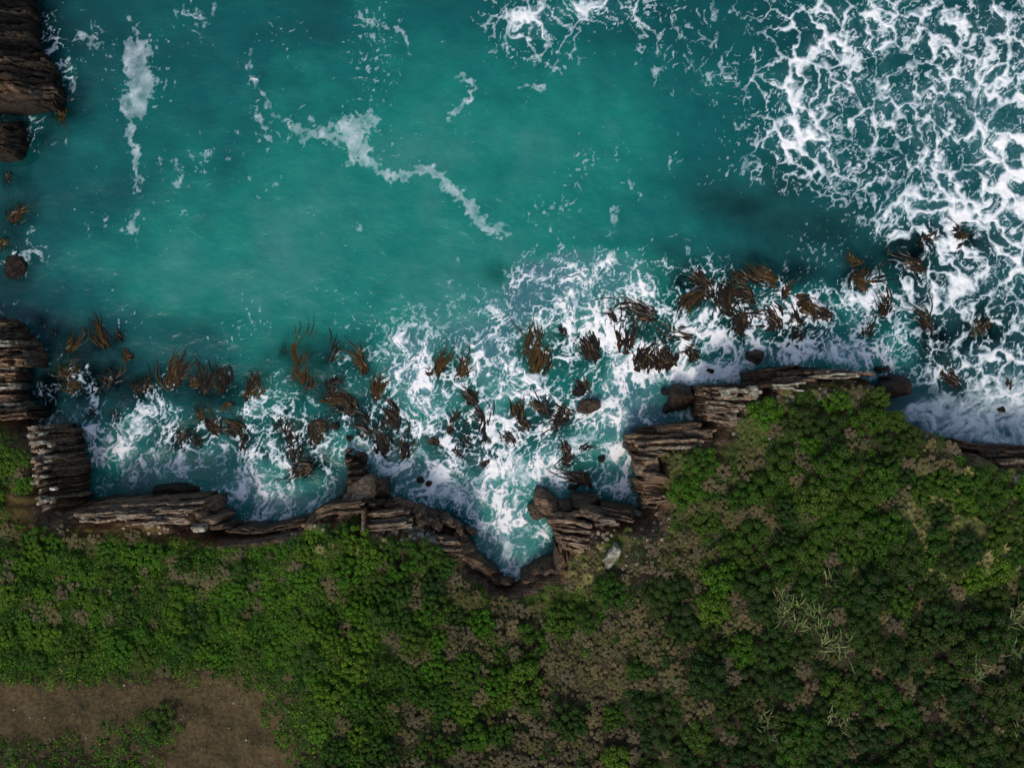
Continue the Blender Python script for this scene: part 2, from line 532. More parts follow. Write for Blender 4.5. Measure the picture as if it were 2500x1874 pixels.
def zat(x, y):
    u = np.clip((np.asarray(x, float) - GX0) / GS, 0, len(gx) - 1.001); v = np.clip((np.asarray(y, float) - GY0) / GS, 0, len(gy) - 1.001)
    i = u.astype(int); j = v.astype(int); fu = u - i; fv = v - j
    return (H[j, i] * (1 - fu) + H[j, i + 1] * fu) * (1 - fv) + (H[j + 1, i] * (1 - fu) + H[j + 1, i + 1] * fu) * fv


def dat(x, y):
    i = np.clip(((np.asarray(x, float) - GX0) / GS).astype(int), 0, len(gx) - 1); j = np.clip(((np.asarray(y, float) - GY0) / GS).astype(int), 0, len(gy) - 1)
    return D_RAW[j, i]


def land(px, py):
    """photo pixel -> point on the land surface"""
    z = 8.0
    for _ in range(6):
        x, y = W(px, py, z)
        z = 0.5 * z + 0.5 * float(zat(x, y))
    x, y = W(px, py, z)
    return x, y, float(zat(x, y))


# ground colours (real surface colours), laid out over the land
PXg, PYg = PX(XX, YY, np.maximum(H, 0))
SOIL = np.array((0.055, 0.04, 0.027)); OLIVE = np.array((0.11, 0.075, 0.026)); DIRT = np.array((0.125, 0.088, 0.043))
MOSS = np.array((0.07, 0.12, 0.016)); LAWN = np.array((0.055, 0.1, 0.013)); PALE = np.array((0.13, 0.1, 0.072))
DIRT_S = [(60, 1740, 200, 60, .75), (330, 1690, 220, 55, .75), (560, 1790, 130, 120, .95), (640, 1860, 90, 70, .95), (480, 1660, 140, 40, .6), (250, 1800, 200, 60, .45),
          (60, 1870, 150, 50, .3), (450, 1870, 120, 60, .5), (-100, 1720, 200, 80, .7), (700, 1700, 50, 30, .5), (20, 1690, 150, 25, .5)]
MOSS_S = [(1500, 1330, 30, 70, .9, 25), (1440, 1440, 70, 50, .95), (1340, 1460, 80, 30, .9), (1240, 1452, 60, 20, .95), (1180, 1440, 40, 16, .7), (790, 1310, 35, 40, .8), (130, 1330, 80, 25, .7), (300, 1340, 120, 20, .7),
          (20, 1080, 40, 70, .9), (1370, 1530, 40, 40, .7), (1640, 1230, 30, 30, .6), (1590, 1150, 40, 40, .5), (470, 1345, 80, 20, .5), (1560, 1260, 25, 60, .5), (2080, 1330, 25, 60, .6), (2330, 1240, 120, 60, .75, 25), (2430, 1320, 110, 60, .75, 30), (2250, 1180, 60, 30, .5)]
OLIVE_S = [(60, 1240, 90, 60, .95), (200, 1290, 140, 30, .95), (380, 1300, 160, 22, .95), (520, 1310, 80, 20, .8), (1230, 1470, 90, 22, .7), (1590, 1180, 50, 60, .7), (850, 1320, 50, 40, .6), (650, 1310, 80, 14, .8),
           (1950, 980, 120, 30, .6), (2050, 1000, 80, 60, .4)]
LAWN_S = [(200, 1450, 380, 130, .95), (600, 1450, 250, 130, .9), (500, 1600, 300, 70, .8), (60, 1580, 200, 90, .8), (900, 1600, 250, 250, .7), (2350, 1250, 250, 130, .7), (1950, 1200, 250, 120, .5)]
PALE_S = [(1420, 1310, 70, 35, .85), (1560, 1330, 60, 90, .45), (1670, 1092, 50, 18, .8), (1900, 970, 130, 30, .7), (1480, 1270, 60, 14, .8), (1820, 1020, 30, 40, .4), (960, 1302, 80, 12, .6), (1870, 1110, 40, 40, .5)]
wob = 26 * fbm(PXg / 60, PYg / 60, 21, 4)
qx, qy = PXg + wob, PYg + 22 * fbm(PXg / 50 + 9, PYg / 50, 22, 4)
GC = np.broadcast_to(SOIL, XX.shape + (3,)).copy()
rim = sstep(WV + 3.5, WV + 0.8, D + 1.6 * fbm(XX * 0.4, YY * 0.4, 33, 3))[..., None] * 0.8
GC = GC * (1 - rim) + (0.35 * GC + 0.65 * np.array((0.16, 0.118, 0.058))) * rim
for S_, C_ in ((LAWN_S, LAWN), (OLIVE_S, OLIVE), (PALE_S, PALE), (DIRT_S, DIRT), (MOSS_S, MOSS)):
    m = sstep(0.25, 0.75, splats(qx, qy, S_))[..., None]
    GC = GC * (1 - m) + C_ * m
ROCKF = 1 - sstep(WV * 0.6, WV * 0.6 + 0.7, D + 1.1 * fbm(XX * 0.5, YY * 0.5, 31, 3))
gyv, gxv = np.gradient(H, GS)
ROCKF = np.maximum(ROCKF, sstep(1.3, 2.4, np.hypot(gxv, gyv)) * sstep(5.5, 3.5, D))
Hn = len(gy); Wn = len(gx)
idx = np.arange(Hn * Wn).reshape(Hn, Wn)
quads = np.stack([idx[:-1, :-1], idx[:-1, 1:], idx[1:, 1:], idx[1:, :-1]], -1).reshape(-1, 4)
Hq = H.ravel()
keep = (D.ravel()[quads] > -0.8).any(1)
quads = quads[keep]
used = np.unique(quads); remap = np.full(Hn * Wn, -1); remap[used] = np.arange(len(used))
jx = XX + np.where(D > 0.4, fbm(XX * 0.9, YY * 0.9, 41, 2) * 0.12, 0)
co = np.stack([jx.ravel(), YY.ravel(), Hq], -1)[used]
me = np_mesh('ground', co, remap[quads], {'rock': ROCKF.ravel()[used], 'ground': GC.reshape(-1, 3)[used]}, True, M_GROUND)
tag(link('ground', me), 'brown soil and moss clifftop ground falling to rock cliffs at the sea', kind='structure')

# ------------------------------------------------------------------ seabed and sea
KELP = [(108, 795, 110, 45, 3, 10, 0, 'g', 'single amber kelp blade off the brown ledge tip'), (135, 822, 80, 34, 8, 50, 0, 'd', 'small brown kelp tuft off the brown ledge tip'), (168, 862, 70, 70, 12, 40, 10, 'g', 'amber kelp plume climbing beside the sea cave'),
        (262, 850, 115, 95, 9, 14, 95, 'g', 'golden kelp hooked over at its tip, out in open bay water'), (298, 832, 118, 40, 5, 22, 0, 'd', 'thin dark kelp sprig in open bay water'), (322, 872, 160, 34, 8, 40, 30, 'g', 'small isolated golden kelp tuft'),
        (150, 925, 60, 50, 14, 120, 40, 'g', 'tangled golden kelp at the mouth of the black cave'), (200, 938, 200, 50, 14, 80, -60, 'g', 'golden brown kelp coil beside the cave water'), (275, 940, 120, 60, 22, 150, 60, 'd', 'dense dark kelp mat off the stacked beds'),
        (345, 962, 90, 60, 22, 120, 50, 'd', 'dark brown kelp heap north of the foam fan'), (228, 985, 270, 60, 12, 40, 30, 'd', 'dark brown kelp trailing shoreward from the dense mat'), (292, 1030, 100, 45, 8, 40, 0, 'd', 'small dark kelp in the foam off the stacked beds'),
        (428, 955, 108, 100, 22, 34, -40, 'g', 'big amber kelp fan with curling tips'), (462, 940, 20, 46, 12, 60, 90, 'g', 'curled amber kelp lobe beside the big fan'), (500, 965, 98, 95, 18, 24, 0, 'd', 'brown kelp with tall upright streamers'), (540, 962, 72, 95, 18, 26, 10, 'd', 'dark brown kelp leaning beside the upright streamers'),
        (600, 975, 62, 100, 20, 34, 85, 'g', 'golden kelp arching into a hook'), (570, 985, 200, 40, 10, 60, 0, 'g', 'small golden kelp beneath the arching hook'), (488, 1030, 82, 66, 14, 30, 20, 'g', 'short amber kelp in the grey shallows'), (528, 1062, 100, 66, 16, 36, 0, 'd', 'brown kelp tuft with open blades in the grey shallows'),
        (588, 1065, 110, 76, 14, 60, 30, 'd', 'thin dark kelp spread in the grey shallows'), (430, 1075, 20, 60, 22, 120, 40, 'd', 'dark kelp heap with foam on it above the long low rock'), (486, 1095, 100, 50, 14, 60, 20, 'd', 'dark kelp beside the foam-capped heap'), (596, 1105, 92, 60, 12, 30, 0, 'd', 'dark brown kelp stalk among foam threads'),
        (690, 862, 70, 32, 6, 34, 0, 'g', 'small lone amber kelp beside the tall plume'), (738, 942, 92, 140, 30, 15, 22, 'g', 'tall amber kelp plume reaching into open water'), (744, 945, 20, 46, 14, 70, 40, 'g', 'amber kelp skirt at the foot of the tall plume'),
        (806, 890, 92, 76, 22, 32, 0, 'd', 'dark bushy kelp fan beside the tall plume'), (800, 945, 40, 70, 16, 60, 30, 'd', 'thin dark kelp ring below the bushy fan'), (892, 915, 110, 76, 14, 22, 0, 'g', 'amber kelp with long parallel blades, open water'), (915, 975, 70, 80, 18, 44, 10, 'g', 'amber kelp with forked arms above white foam'),
        (868, 1010, 140, 86, 22, 50, 20, 'd', 'dark kelp bank lying across the foam streaks'), (830, 985, 160, 60, 16, 40, 0, 'g', 'amber kelp frill on the dark kelp bank'), (905, 1070, 110, 86, 14, 24, -20, 'd', 'long brown kelp strap off the stepped headland'), (962, 1060, 92, 110, 18, 12, 0, 'd', 'straight dark kelp curtain in streaked foam'),
        (940, 1110, 100, 110, 18, 14, 0, 'd', 'brown kelp curtain above the dense foam'), (985, 1120, 96, 80, 12, 16, 10, 'd', 'thin dark kelp strands in thick foam'), (712, 1085, 100, 70, 14, 40, -30, 'd', 'dark kelp with amber crown in the clear shallows'), (722, 1125, 100, 90, 26, 24, 60, 'd', 'dark crescent of kelp west of the pinnacle'),
        (765, 1140, 180, 70, 20, 60, -40, 'd', 'dark kelp heap at the foot of the crescent'), (775, 1090, 120, 96, 26, 20, -150, 'd', 'dark kelp curled into a ring beside the square rock'), (800, 1040, 170, 60, 16, 30, 40, 'g', 'amber kelp frill above the square rock'), (640, 1120, 95, 50, 8, 20, 0, 'd', 'thin dark kelp stalk in teal water'),
        (672, 1050, 80, 45, 8, 40, 0, 'd', 'small faint dark kelp in teal water'), (1072, 918, 96, 76, 14, 14, 0, 'g', 'amber star-shaped kelp with one long plume'), (1064, 915, 165, 46, 8, 20, 0, 'g', 'amber kelp arm lying beside the star'), (1118, 925, 84, 76, 14, 34, 0, 'g', 'amber kelp with two upright stipes'), (1158, 988, 104, 80, 18, 22, 0, 'd', 'brown kelp with a fan of thin strings'),
        (1098, 1060, 92, 66, 16, 14, 0, 'd', 'brown torpedo-shaped kelp in foam'), (1075, 1085, 140, 50, 10, 40, 0, 'd', 'dark kelp frill below the torpedo kelp'), (1136, 1085, 60, 66, 18, 100, 120, 'd', 'dark kelp whorl in white lace'), (1186, 1085, 95, 110, 20, 14, 10, 'd', 'long dark kelp bundle streaming out of the lace'), (1170, 1140, 40, 80, 22, 30, 30, 'd', 'dark kelp sash across the thick foam'),
        (1132, 1120, 130, 50, 12, 40, 0, 'd', 'dark kelp shred in the thick foam'), (1306, 915, 80, 140, 26, 12, -24, 'g', 'forked golden kelp standing alone in clear water'), (1306, 870, 140, 90, 8, 12, -60, 'g', 'thin curved kelp arm beside the forked golden kelp'), (1330, 880, 60, 40, 8, 40, 0, 'g', 'golden kelp flare at the side of the fork'), (1382, 820, 140, 46, 8, 40, 0, 'd', 'faint submerged dark kelp in the clear pool'),
        (1272, 1030, 118, 66, 14, 14, 0, 'd', 'dark slanting kelp log in lace foam'), (1290, 1050, 120, 60, 14, 14, 0, 'd', 'lower half of the slanting dark kelp log'), (1332, 1010, 105, 76, 20, 34, 20, 'd', 'dark kelp with raised strings beside a round whorl'), (1360, 1035, 40, 60, 28, 180, 160, 'd', 'round glossy kelp whorl'), (1378, 1075, 278, 70, 14, 10, 0, 'd', 'dark kelp tail hanging below the round whorl'), (1415, 1100, 40, 60, 14, 20, 10, 'd', 'dark kelp strap slanting through foam'),
        (1375, 1130, 45, 60, 12, 20, 0, 'd', 'broken dark kelp strap in thick foam'), (1250, 1090, 100, 60, 14, 40, 0, 'd', 'ragged dark kelp among foam cells'), (1410, 955, 30, 50, 22, 180, 170, 'd', 'kelp coiled around the small ringed boulder'), (1400, 1010, 150, 60, 16, 30, 0, 'd', 'kelp trailing from the oval boulder'), (1440, 1185, 130, 90, 20, 20, 10, 'd', 'dark kelp braid north of the inlet ledges'),
        (1450, 890, 88, 120, 20, 10, -10, 'd', 'straight dark kelp rope beside the white channel'), (1530, 860, 112, 130, 18, 12, 20, 'd', 'dark kelp curtain curving through the channel'), (1500, 790, 100, 60, 12, 30, 0, 'd', 'dark kelp tips in the lace dome'), (1560, 900, 60, 90, 24, 60, 40, 'd', 'dark kelp tangle in white channel foam'), (1610, 905, 80, 80, 26, 70, 50, 'd', 'shaggy dark kelp tangle above the prow boulder'),
        (1600, 780, 160, 110, 22, 16, 30, 'd', 'sweeping dark kelp train with white foam lines'), (1690, 830, 140, 110, 18, 14, 20, 'd', 'brown kelp train sweeping down to the surf'), (1735, 722, 130, 100, 14, 14, -30, 'd', 'dark kelp crest with one tall hooked arm'), (1725, 720, 188, 110, 14, 10, 15, 'd', 'long dark kelp arm stretched across open water'), (1780, 770, 110, 110, 22, 30, 10, 'd', 'dark kelp bush in milky lace'),
        (1840, 740, 120, 80, 22, 34, 30, 'd', 'dark kelp dome with foam ribbon'), (1820, 690, 140, 50, 10, 30, 0, 'd', 'thin dark kelp sprig reaching out to sea'), (1900, 690, 165, 90, 20, 14, 20, 'g', 'golden kelp bar lying along the swell'), (1915, 730, 92, 66, 18, 20, 0, 'd', 'brown kelp column below the golden bar'), (1945, 745, 10, 70, 22, 60, -40, 'g', 'golden brown kelp mound beside the column'),
        (1800, 820, 70, 90, 18, 40, 30, 'd', 'dark kelp curve around milky foam'), (1650, 890, 150, 60, 18, 60, 0, 'd', 'dark kelp rags above the white shelf'), (1700, 880, 120, 70, 22, 80, 40, 'd', 'dark kelp rags in the white shelf foam'), (1900, 810, 100, 90, 26, 80, 50, 'd', 'dark kelp thicket off the headland ledge'), (1935, 835, 60, 60, 16, 60, 0, 'd', 'dark kelp fringe off the headland ledge'),
        (2075, 690, 20, 90, 26, 50, -80, 'g', 'large rust kelp dome far off the headland'), (2110, 715, 100, 60, 16, 40, -60, 'g', 'rust kelp flank of the large dome'), (2105, 645, 150, 50, 12, 40, 0, 'g', 'rust kelp sprig seaward of the large dome'), (2120, 830, 100, 90, 22, 26, 10, 'd', 'dark kelp hump in thick white foam'), (2150, 780, 60, 80, 16, 50, 20, 'd', 'dark kelp streak in foam net'),
        (1960, 790, 150, 60, 12, 30, 0, 'd', 'dark kelp lines in the foam net'), (2030, 780, 130, 60, 10, 30, 0, 'd', 'thin dark kelp under the foam net'), (2155, 905, 30, 30, 16, 120, 120, 'g', 'small golden kelp curl on the pale ledge end'), (2240, 595, 30, 70, 18, 40, -40, 'd', 'dark kelp ridge under surf'), (2360, 580, 150, 70, 22, 60, 40, 'd', 'dark kelp mound under streaming surf'),
        (2280, 820, 120, 80, 14, 40, 10, 'd', 'dark kelp shadow inside a foam cell'), (2400, 820, 110, 80, 18, 60, 20, 'g', 'rust kelp glowing beneath dark water'), (2340, 940, 140, 90, 24, 30, 10, 'd', 'dark kelp raft in the foam sheet'), (2460, 950, 40, 40, 10, 60, 0, 'd', 'dark kelp scrap in the foam sheet'), (2260, 660, 140, 70, 14, 30, 0, 'd', 'dark kelp under the foam net'),
        (28, 545, 60, 66, 20, 90, 30, 'g', 'golden kelp bed beneath the bedded outcrop shore'), (15, 580, 250, 50, 12, 50, 0, 'g', 'golden kelp rags at the shore edge'), (146, 262, 280, 50, 14, 24, 10, 'g', 'golden brown kelp hanging from the outcrop corner'), (20, 420, 280, 40, 8, 40, 0, 'd', 'dark kelp below the low black rock')]
REEF_S = [(1690, 690, 70, 50, .8), (1960, 660, 40, 35, .7), (1215, 665, 35, 30, .5), (1730, 480, 60, 60, .45), (1810, 500, 60, 50, .55), (1920, 450, 60, 60, .5), (2410, 800, 70, 60, .95),
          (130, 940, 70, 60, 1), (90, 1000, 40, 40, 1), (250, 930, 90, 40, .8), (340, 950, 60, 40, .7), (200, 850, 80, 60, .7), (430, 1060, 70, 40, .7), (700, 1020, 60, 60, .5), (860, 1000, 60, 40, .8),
          (760, 1130, 60, 40, .8), (880, 870, 80, 60, .45), (1110, 890, 60, 50, .5), (1130, 1060, 80, 70, .6), (1380, 860, 60, 60, .6), (1340, 1030, 70, 60, .6), (1560, 800, 80, 60, .7), (1650, 870, 70, 60, .8),
          (1800, 790, 120, 70, .7), (1950, 830, 100, 50, .6), (2080, 690, 70, 50, .6), (2240, 680, 80, 60, .7), (2290, 830, 70, 60, .9), (2240, 590, 60, 40, .8), (2360, 580, 60, 40, .9), (2360, 950, 60, 30, .6),
          (1850, 640, 90, 40, .6), (2180, 620, 60, 40, .6), (1640, 620, 60, 50, .35), (450, 800, 120, 60, .3), (700, 880, 100, 80, .35), (110, 100, 50, 110, .8), (90, 330, 60, 60, .6), (30, 650, 50, 60, .8),
          (30, 540, 40, 40, .5), (60, 480, 60, 90, .3), (500, 950, 150, 40, .5), (610, 1060, 60, 60, .4), (160, 250, 60, 60, .5), (1900, 560, 130, 60, .5), (2060, 560, 90, 60, .5)]
REEF_S += [(k[0] + .3 * k[3] * math.cos(math.radians(k[2])), k[1] - .3 * k[3] * math.sin(math.radians(k[2])), .42 * k[3] + 6, .26 * k[3] + 6, .62, -k[2]) for k in KELP]
bx = np.arange(-72, 72.1, 0.5); by = np.arange(-30, 56.1, 0.5)
BX, BY = np.meshgrid(bx, by)
bpx, bpy_ = PX(BX, BY, 0 * BX)
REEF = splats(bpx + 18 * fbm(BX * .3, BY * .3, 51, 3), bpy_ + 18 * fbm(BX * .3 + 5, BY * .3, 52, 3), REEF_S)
n_ = np.arange(BX.size).reshape(BX.shape)
bq = np.stack([n_[:-1, :-1], n_[:-1, 1:], n_[1:, 1:], n_[1:, :-1]], -1).reshape(-1, 4)
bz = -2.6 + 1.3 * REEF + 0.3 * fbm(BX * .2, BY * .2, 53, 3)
bco = np.stack([BX.ravel(), BY.ravel(), bz.ravel()], -1)
e = len(bco)                       # a wide apron to the horizon
ring = np.array([(-900, -900, -2.7), (900, -900, -2.7), (900, 900, -2.7), (-900, 900, -2.7)], float)
c00, c10, c11, c01 = n_[0, 0], n_[0, -1], n_[-1, -1], n_[-1, 0]
bq = np.concatenate([bq, [[e, e + 1, c10, c00], [e + 1, e + 2, c11, c10], [e + 2, e + 3, c01, c11], [e + 3, e, c00, c01]]])
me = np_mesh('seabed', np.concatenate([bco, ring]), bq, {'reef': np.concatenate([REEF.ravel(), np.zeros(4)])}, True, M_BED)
tag(link('seabed', me), 'pale sand seabed with dark reef patches', kind='structure')

SS = 0.125
wx = np.arange(-62, 62.01, SS); wy = np.arange(-23, 48.01, SS)
X, Y = np.meshgrid(wx, wy)
px, py = PX(X, Y, 0 * X)
# warped coordinates: the drift that draws the foam out into strings
w1x = fbm(X * 0.10, Y * 0.10, 61, 3); w1y = fbm(X * 0.10 + 31, Y * 0.10 - 7, 62, 3)
w2x = fbm(X * 0.42, Y * 0.42, 63, 3); w2y = fbm(X * 0.42 + 11, Y * 0.42 + 3, 64, 3)
w3x = fbm(X * 1.5, Y * 1.5, 65, 2); w3y = fbm(X * 1.5 + 8, Y * 1.5 + 2, 66, 2)
UX = X + 2.6 * w1x + 1.5 * w2x + 0.32 * w3x
UY = Y + 2.6 * w1y + 1.5 * w2y + 0.32 * w3y
wpx = px + 24 * w2x + 9 * w3x; wpy = py + 24 * w2y + 9 * w3y
eA, _ = worley((UX + .45 * UY) / 2.5, (UY - .35 * UX) / 3.3, 71)
eB, _ = worley(UX / 1.5 + 5, UY / 1.9, 72)
eD, _ = worley(UX / 1.15 + 5, UY / 1.35, 76)
eC, _ = worley((X + 2.0 * w1x + 1.3 * w2x + 0.25 * w3x) / 0.75, (Y + 2.0 * w1y + 1.3 * w2y + 0.25 * w3y) / 0.95, 73)
cl = fbm(X * 0.28 + 2.0 * w1x, Y * 0.28, 67, 4)
# open-water net of thick strands
OPEN_S = [(1720, 150, 170, 130, .3), (1850, 430, 110, 60, .27), (480, 40, 90, 50, .3), (220, 90, 60, 70, .32), (690, 300, 140, 90, .24), (430, 400, 150, 40, .25), (1330, 130, 120, 50, .3), (1500, 620, 160, 40, .25), (1420, 30, 200, 50, .3), (300, 560, 90, 60, .2), (80, 600, 70, 90, .25),
          (2420, 120, 330, 190, .8), (2250, 330, 260, 170, .7), (2080, 140, 190, 120, .5), (1990, 240, 120, 110, .62), (2400, 430, 230, 150, .8), (2300, 520, 120, 110, .75), (2440, 640, 140, 140, .8), (2320, 650, 110, 90, .62),
          (1930, 330, 90, 50, .5), (2060, 380, 110, 60, .5), (1390, 40, 140, 60, .55), (1260, 60, 90, 60, .5), (1560, 60, 90, 40, .38), (2250, 760, 120, 110, .5), (2420, 880, 120, 90, .72), (2300, 900, 140, 60, .75), (2480, 560, 60, 500, .5), (2620, 400, 200, 500, .75),
          (2700, 900, 200, 250, .8), (2100, 60, 220, 70, .5), (2100, 700, 60, 60, .3), (2180, 560, 50, 40, .6)]
# lace churned up along the rocks
SHORE_S = [(1240, 1345, 55, 70, .7), (1300, 1300, 45, 60, .55), (1190, 1320, 35, 50, .55), (1255, 1400, 30, 30, .6), (700, 1080, 200, 140, .3), (1130, 980, 240, 150, .36), (1340, 800, 220, 150, .3), (1750, 790, 250, 110, .38), (380, 1060, 200, 110, .32), (2150, 780, 120, 120, .4), (1080, 800, 200, 90, .16), (150, 960, 100, 80, .3),
           (1430, 700, 110, 70, .62), (1400, 650, 60, 40, .45), (1500, 740, 60, 80, .7), (1480, 840, 50, 120, .85), (1560, 900, 90, 60, .85), (1650, 900, 110, 45, .9), (1760, 900, 80, 40, .95), (1640, 1022, 60, 22, .9),
           (1720, 830, 110, 60, .62), (1830, 770, 120, 70, .62), (1960, 760, 120, 60, .66), (2030, 840, 110, 55, .82), (2130, 790, 60, 110, .62), (1900, 860, 90, 35, .7), (1700, 740, 90, 60, .45), (1740, 690, 60, 40, .42), (2180, 850, 50, 60, .55),
           (1290, 730, 70, 70, .4), (1230, 860, 60, 60, .42), (1270, 930, 80, 50, .5), (1400, 990, 60, 60, .5), (1420, 1050, 110, 50, .72), (1520, 1000, 80, 45, .85), (1500, 1090, 60, 70, .82), (1540, 1170, 40, 70, .7), (1480, 1190, 70, 50, .62),
           (1240, 1150, 160, 70, .88), (1110, 1160, 110, 50, .9), (1060, 1210, 80, 30, .92), (1180, 1210, 80, 40, .8), (1330, 1160, 80, 50, .78), (1240, 1280, 40, 80, .72), (1250, 1370, 30, 50, .72), (1310, 1320, 40, 40, .5), (1180, 1290, 40, 50, .6),
           (990, 870, 50, 70, .6), (1010, 960, 60, 80, .62), (1060, 1030, 70, 70, .62), (970, 1100, 70, 50, .78), (930, 1120, 50, 40, .8), (1090, 940, 50, 50, .45), (1150, 900, 40, 60, .35), (1190, 1000, 60, 60, .48), (1280, 1070, 80, 60, .62), (860, 1070, 50, 40, .62),
           (820, 1100, 40, 40, .5), (950, 960, 30, 60, .4), (870, 1020, 50, 30, .4), (730, 1000, 60, 70, .38), (690, 1050, 40, 80, .42), (640, 1110, 60, 90, .55), (600, 1190, 70, 60, .72), (700, 1180, 90, 60, .62), (560, 1230, 40, 50, .75), (640, 1250, 90, 40, .65), (740, 1230, 50, 30, .5),
           (500, 1140, 70, 50, .55), (420, 1160, 60, 30, .55), (390, 1000, 40, 90, .55), (360, 1060, 60, 50, .55), (250, 1100, 60, 40, .72), (330, 1110, 80, 40, .62), (270, 1190, 60, 40, .5), (230, 1150, 40, 40, .45), (220, 1000, 40, 60, .48), (130, 1000, 50, 40, .42), (90, 960, 40, 40, .3), (180, 940, 30, 40, .35),
           (620, 1000, 30, 60, .42), (540, 1090, 60, 40, .4), (470, 1080, 40, 50, .35), (120, 110, 40, 100, .55), (150, 170, 40, 50, .5), (80, 310, 40, 60, .42), (30, 640, 40, 50, .5), (1380, 900, 60, 60, .45), (1560, 700, 50, 60, .42), (1610, 650, 40, 40, .3),
           (1700, 620, 60, 50, .25), (1480, 640, 80, 30, .35), (1320, 680, 60, 40, .35), (840, 920, 60, 60, .2), (680, 930, 40, 50, .22), (420, 940, 30, 40, .2), (1350, 780, 60, 40, .45), (1820, 850, 60, 40, .75)]
# drifting spume lines: points, half width (px), strength
LINES = [([(318, 50), (330, 90), (335, 120)], 10, .7), ([(335, 120), (330, 160), (342, 185), (340, 225), (328, 262)], 26, 1.25), ([(318, 290), (318, 330), (330, 360), (334, 420), (345, 440)], 9, .9),
         ([(330, 520), (335, 550)], 12, .7), ([(345, 430), (335, 470)], 8, .6), ([(612, 130), (608, 180), (650, 250), (685, 290)], 9, .62), ([(615, 270), (640, 310), (665, 345)], 11, .62),
         ([(720, 315), (770, 330), (830, 325), (880, 300), (905, 300)], 16, .78), ([(850, 310), (865, 345), (885, 380)], 26, 1.05), ([(870, 300), (915, 308)], 14, .8), ([(885, 380), (930, 415), (975, 438), (1005, 420)], 9, .9),
         ([(1005, 425), (1050, 415), (1080, 445), (1125, 480), (1160, 530), (1200, 560)], 12, 1.05), ([(1215, 545), (1240, 570), (1225, 575)], 10, .8), ([(870, 38), (930, 62), (978, 85), (1000, 130)], 7, .72),
         ([(1120, 190), (1155, 215), (1150, 235), (1125, 260), (1095, 285)], 8, .85), ([(1270, 212), (1340, 208)], 7, .6), ([(1545, 400), (1530, 440), (1560, 470), (1545, 490)], 7, .42), ([(1690, 160), (1745, 190), (1735, 225)], 9, .5),
         ([(1640, 440), (1630, 400), (1665, 390)], 8, .4), ([(1820, 420), (1840, 395)], 7, .6), ([(1490, 500), (1500, 545), (1490, 580)], 8, .5), ([(1610, 560), (1650, 570)], 8, .4), ([(1290, 490), (1320, 510), (1390, 505)], 8, .38),
         ([(400, 430), (440, 450), (430, 380), (560, 385)], 12, .42), ([(590, 430), (640, 470), (690, 440)], 9, .4), ([(860, 520), (880, 560), (840, 590)], 9, .38), ([(230, 90), (250, 110), (200, 110)], 9, .5), ([(480, 30), (500, 60)], 10, .5), ([(170, 210), (180, 190), (165, 250)], 9, .55),
         ([(110, 360), (155, 350)], 8, .5), ([(80, 570), (60, 600)], 8, .4), ([(830, 720), (850, 800), (870, 830)], 9, .3), ([(940, 790), (980, 860)], 12, .5), ([(1100, 690), (1130, 720), (1110, 740)], 9, .42), ([(1180, 600), (1230, 640)], 10, .18),
         ([(1680, 600), (1690, 650), (1700, 700)], 6, .5), ([(1910, 630), (1925, 690), (1930, 720)], 6, .45), ([(1300, 600), (1270, 620)], 8, .2), ([(2200, 1010), (2290, 990), (2400, 960)], 9, .9), ([(2260, 900), (2290, 960), (2330, 980)], 12, .8),
         ([(600, 960), (640, 1000), (650, 1060)], 9, .5), ([(700, 700), (730, 760), (850, 800)], 10, .15), ([(200, 700), (300, 660)], 9, .2), ([(930, 240), (985, 230)], 8, .2)]
dO = splats(wpx, wpy, OPEN_S)
dS = splats(wpx, wpy, SHORE_S)
# solid sheets of foam
SHEET_S = [(2330, 1030, 110, 50, .95), (2440, 1040, 120, 60, .98), (2270, 1000, 60, 25, .8), (2450, 960, 90, 60, .8), (1250, 1150, 110, 40, .75), (1090, 1200, 60, 25, .9), (1380, 1085, 50, 30, .7), (1560, 860, 40, 30, .85), (1640, 905, 70, 25, .8), (1420, 1080, 40, 30, .8),
           (1780, 915, 60, 16, .9), (2040, 860, 60, 22, .75), (1240, 1310, 18, 60, .75), (2600, 1040, 150, 80, 1), (1000, 1110, 40, 25, .7), (1500, 830, 25, 60, .7), (2420, 330, 70, 110, .35), (2350, 250, 90, 50, .4), (1540, 1020, 60, 22, .6), (2160, 235, 80, 25, .4), (2200, 500, 30, 30, .6), (590, 1200, 30, 35, .7)]
dH = splats(wpx, wpy, SHEET_S)
dL = np.zeros_like(X)
for pts, hw, a in LINES:
    cxs = [p[0] for p in pts]; cys = [p[1] for p in pts]
    m = (px > min(cxs) - 90) & (px < max(cxs) + 90) & (py > min(cys) - 90) & (py < max(cys) + 90)
    dd = polydist(px[m] + 20 * w2x[m] + 14 * w3x[m], py[m] + 20 * w2y[m] + 14 * w3y[m], pts)
    dL[m] = np.maximum(dL[m], a * np.exp(-(dd / (hw * 1.25)) ** 2))
cl2 = fbm(X * 0.7 + w1x, Y * 0.7 - w1y, 81, 4)
cl3 = fbm(X * 0.09, Y * 0.09, 82, 3)
tO = np.clip(dO * (0.92 + 0.9 * cl + 0.3 * cl3), 0, 1)
cm = fbm(X * 0.33 + 1.5 * w1x + 40, Y * 0.27, 83, 4, 0.55)
tS = np.clip(dS * (0.82 + 1.2 * cm + 0.35 * cl3), 0, 1)


def strands(dist, hw, soft):
    """signed field: > 0 inside a strand of half width hw (m)"""
    return (hw - dist) / soft


def gate(f, m):
    return np.where(m > 0, np.minimum(f, m * 4 - 0.32), -1)


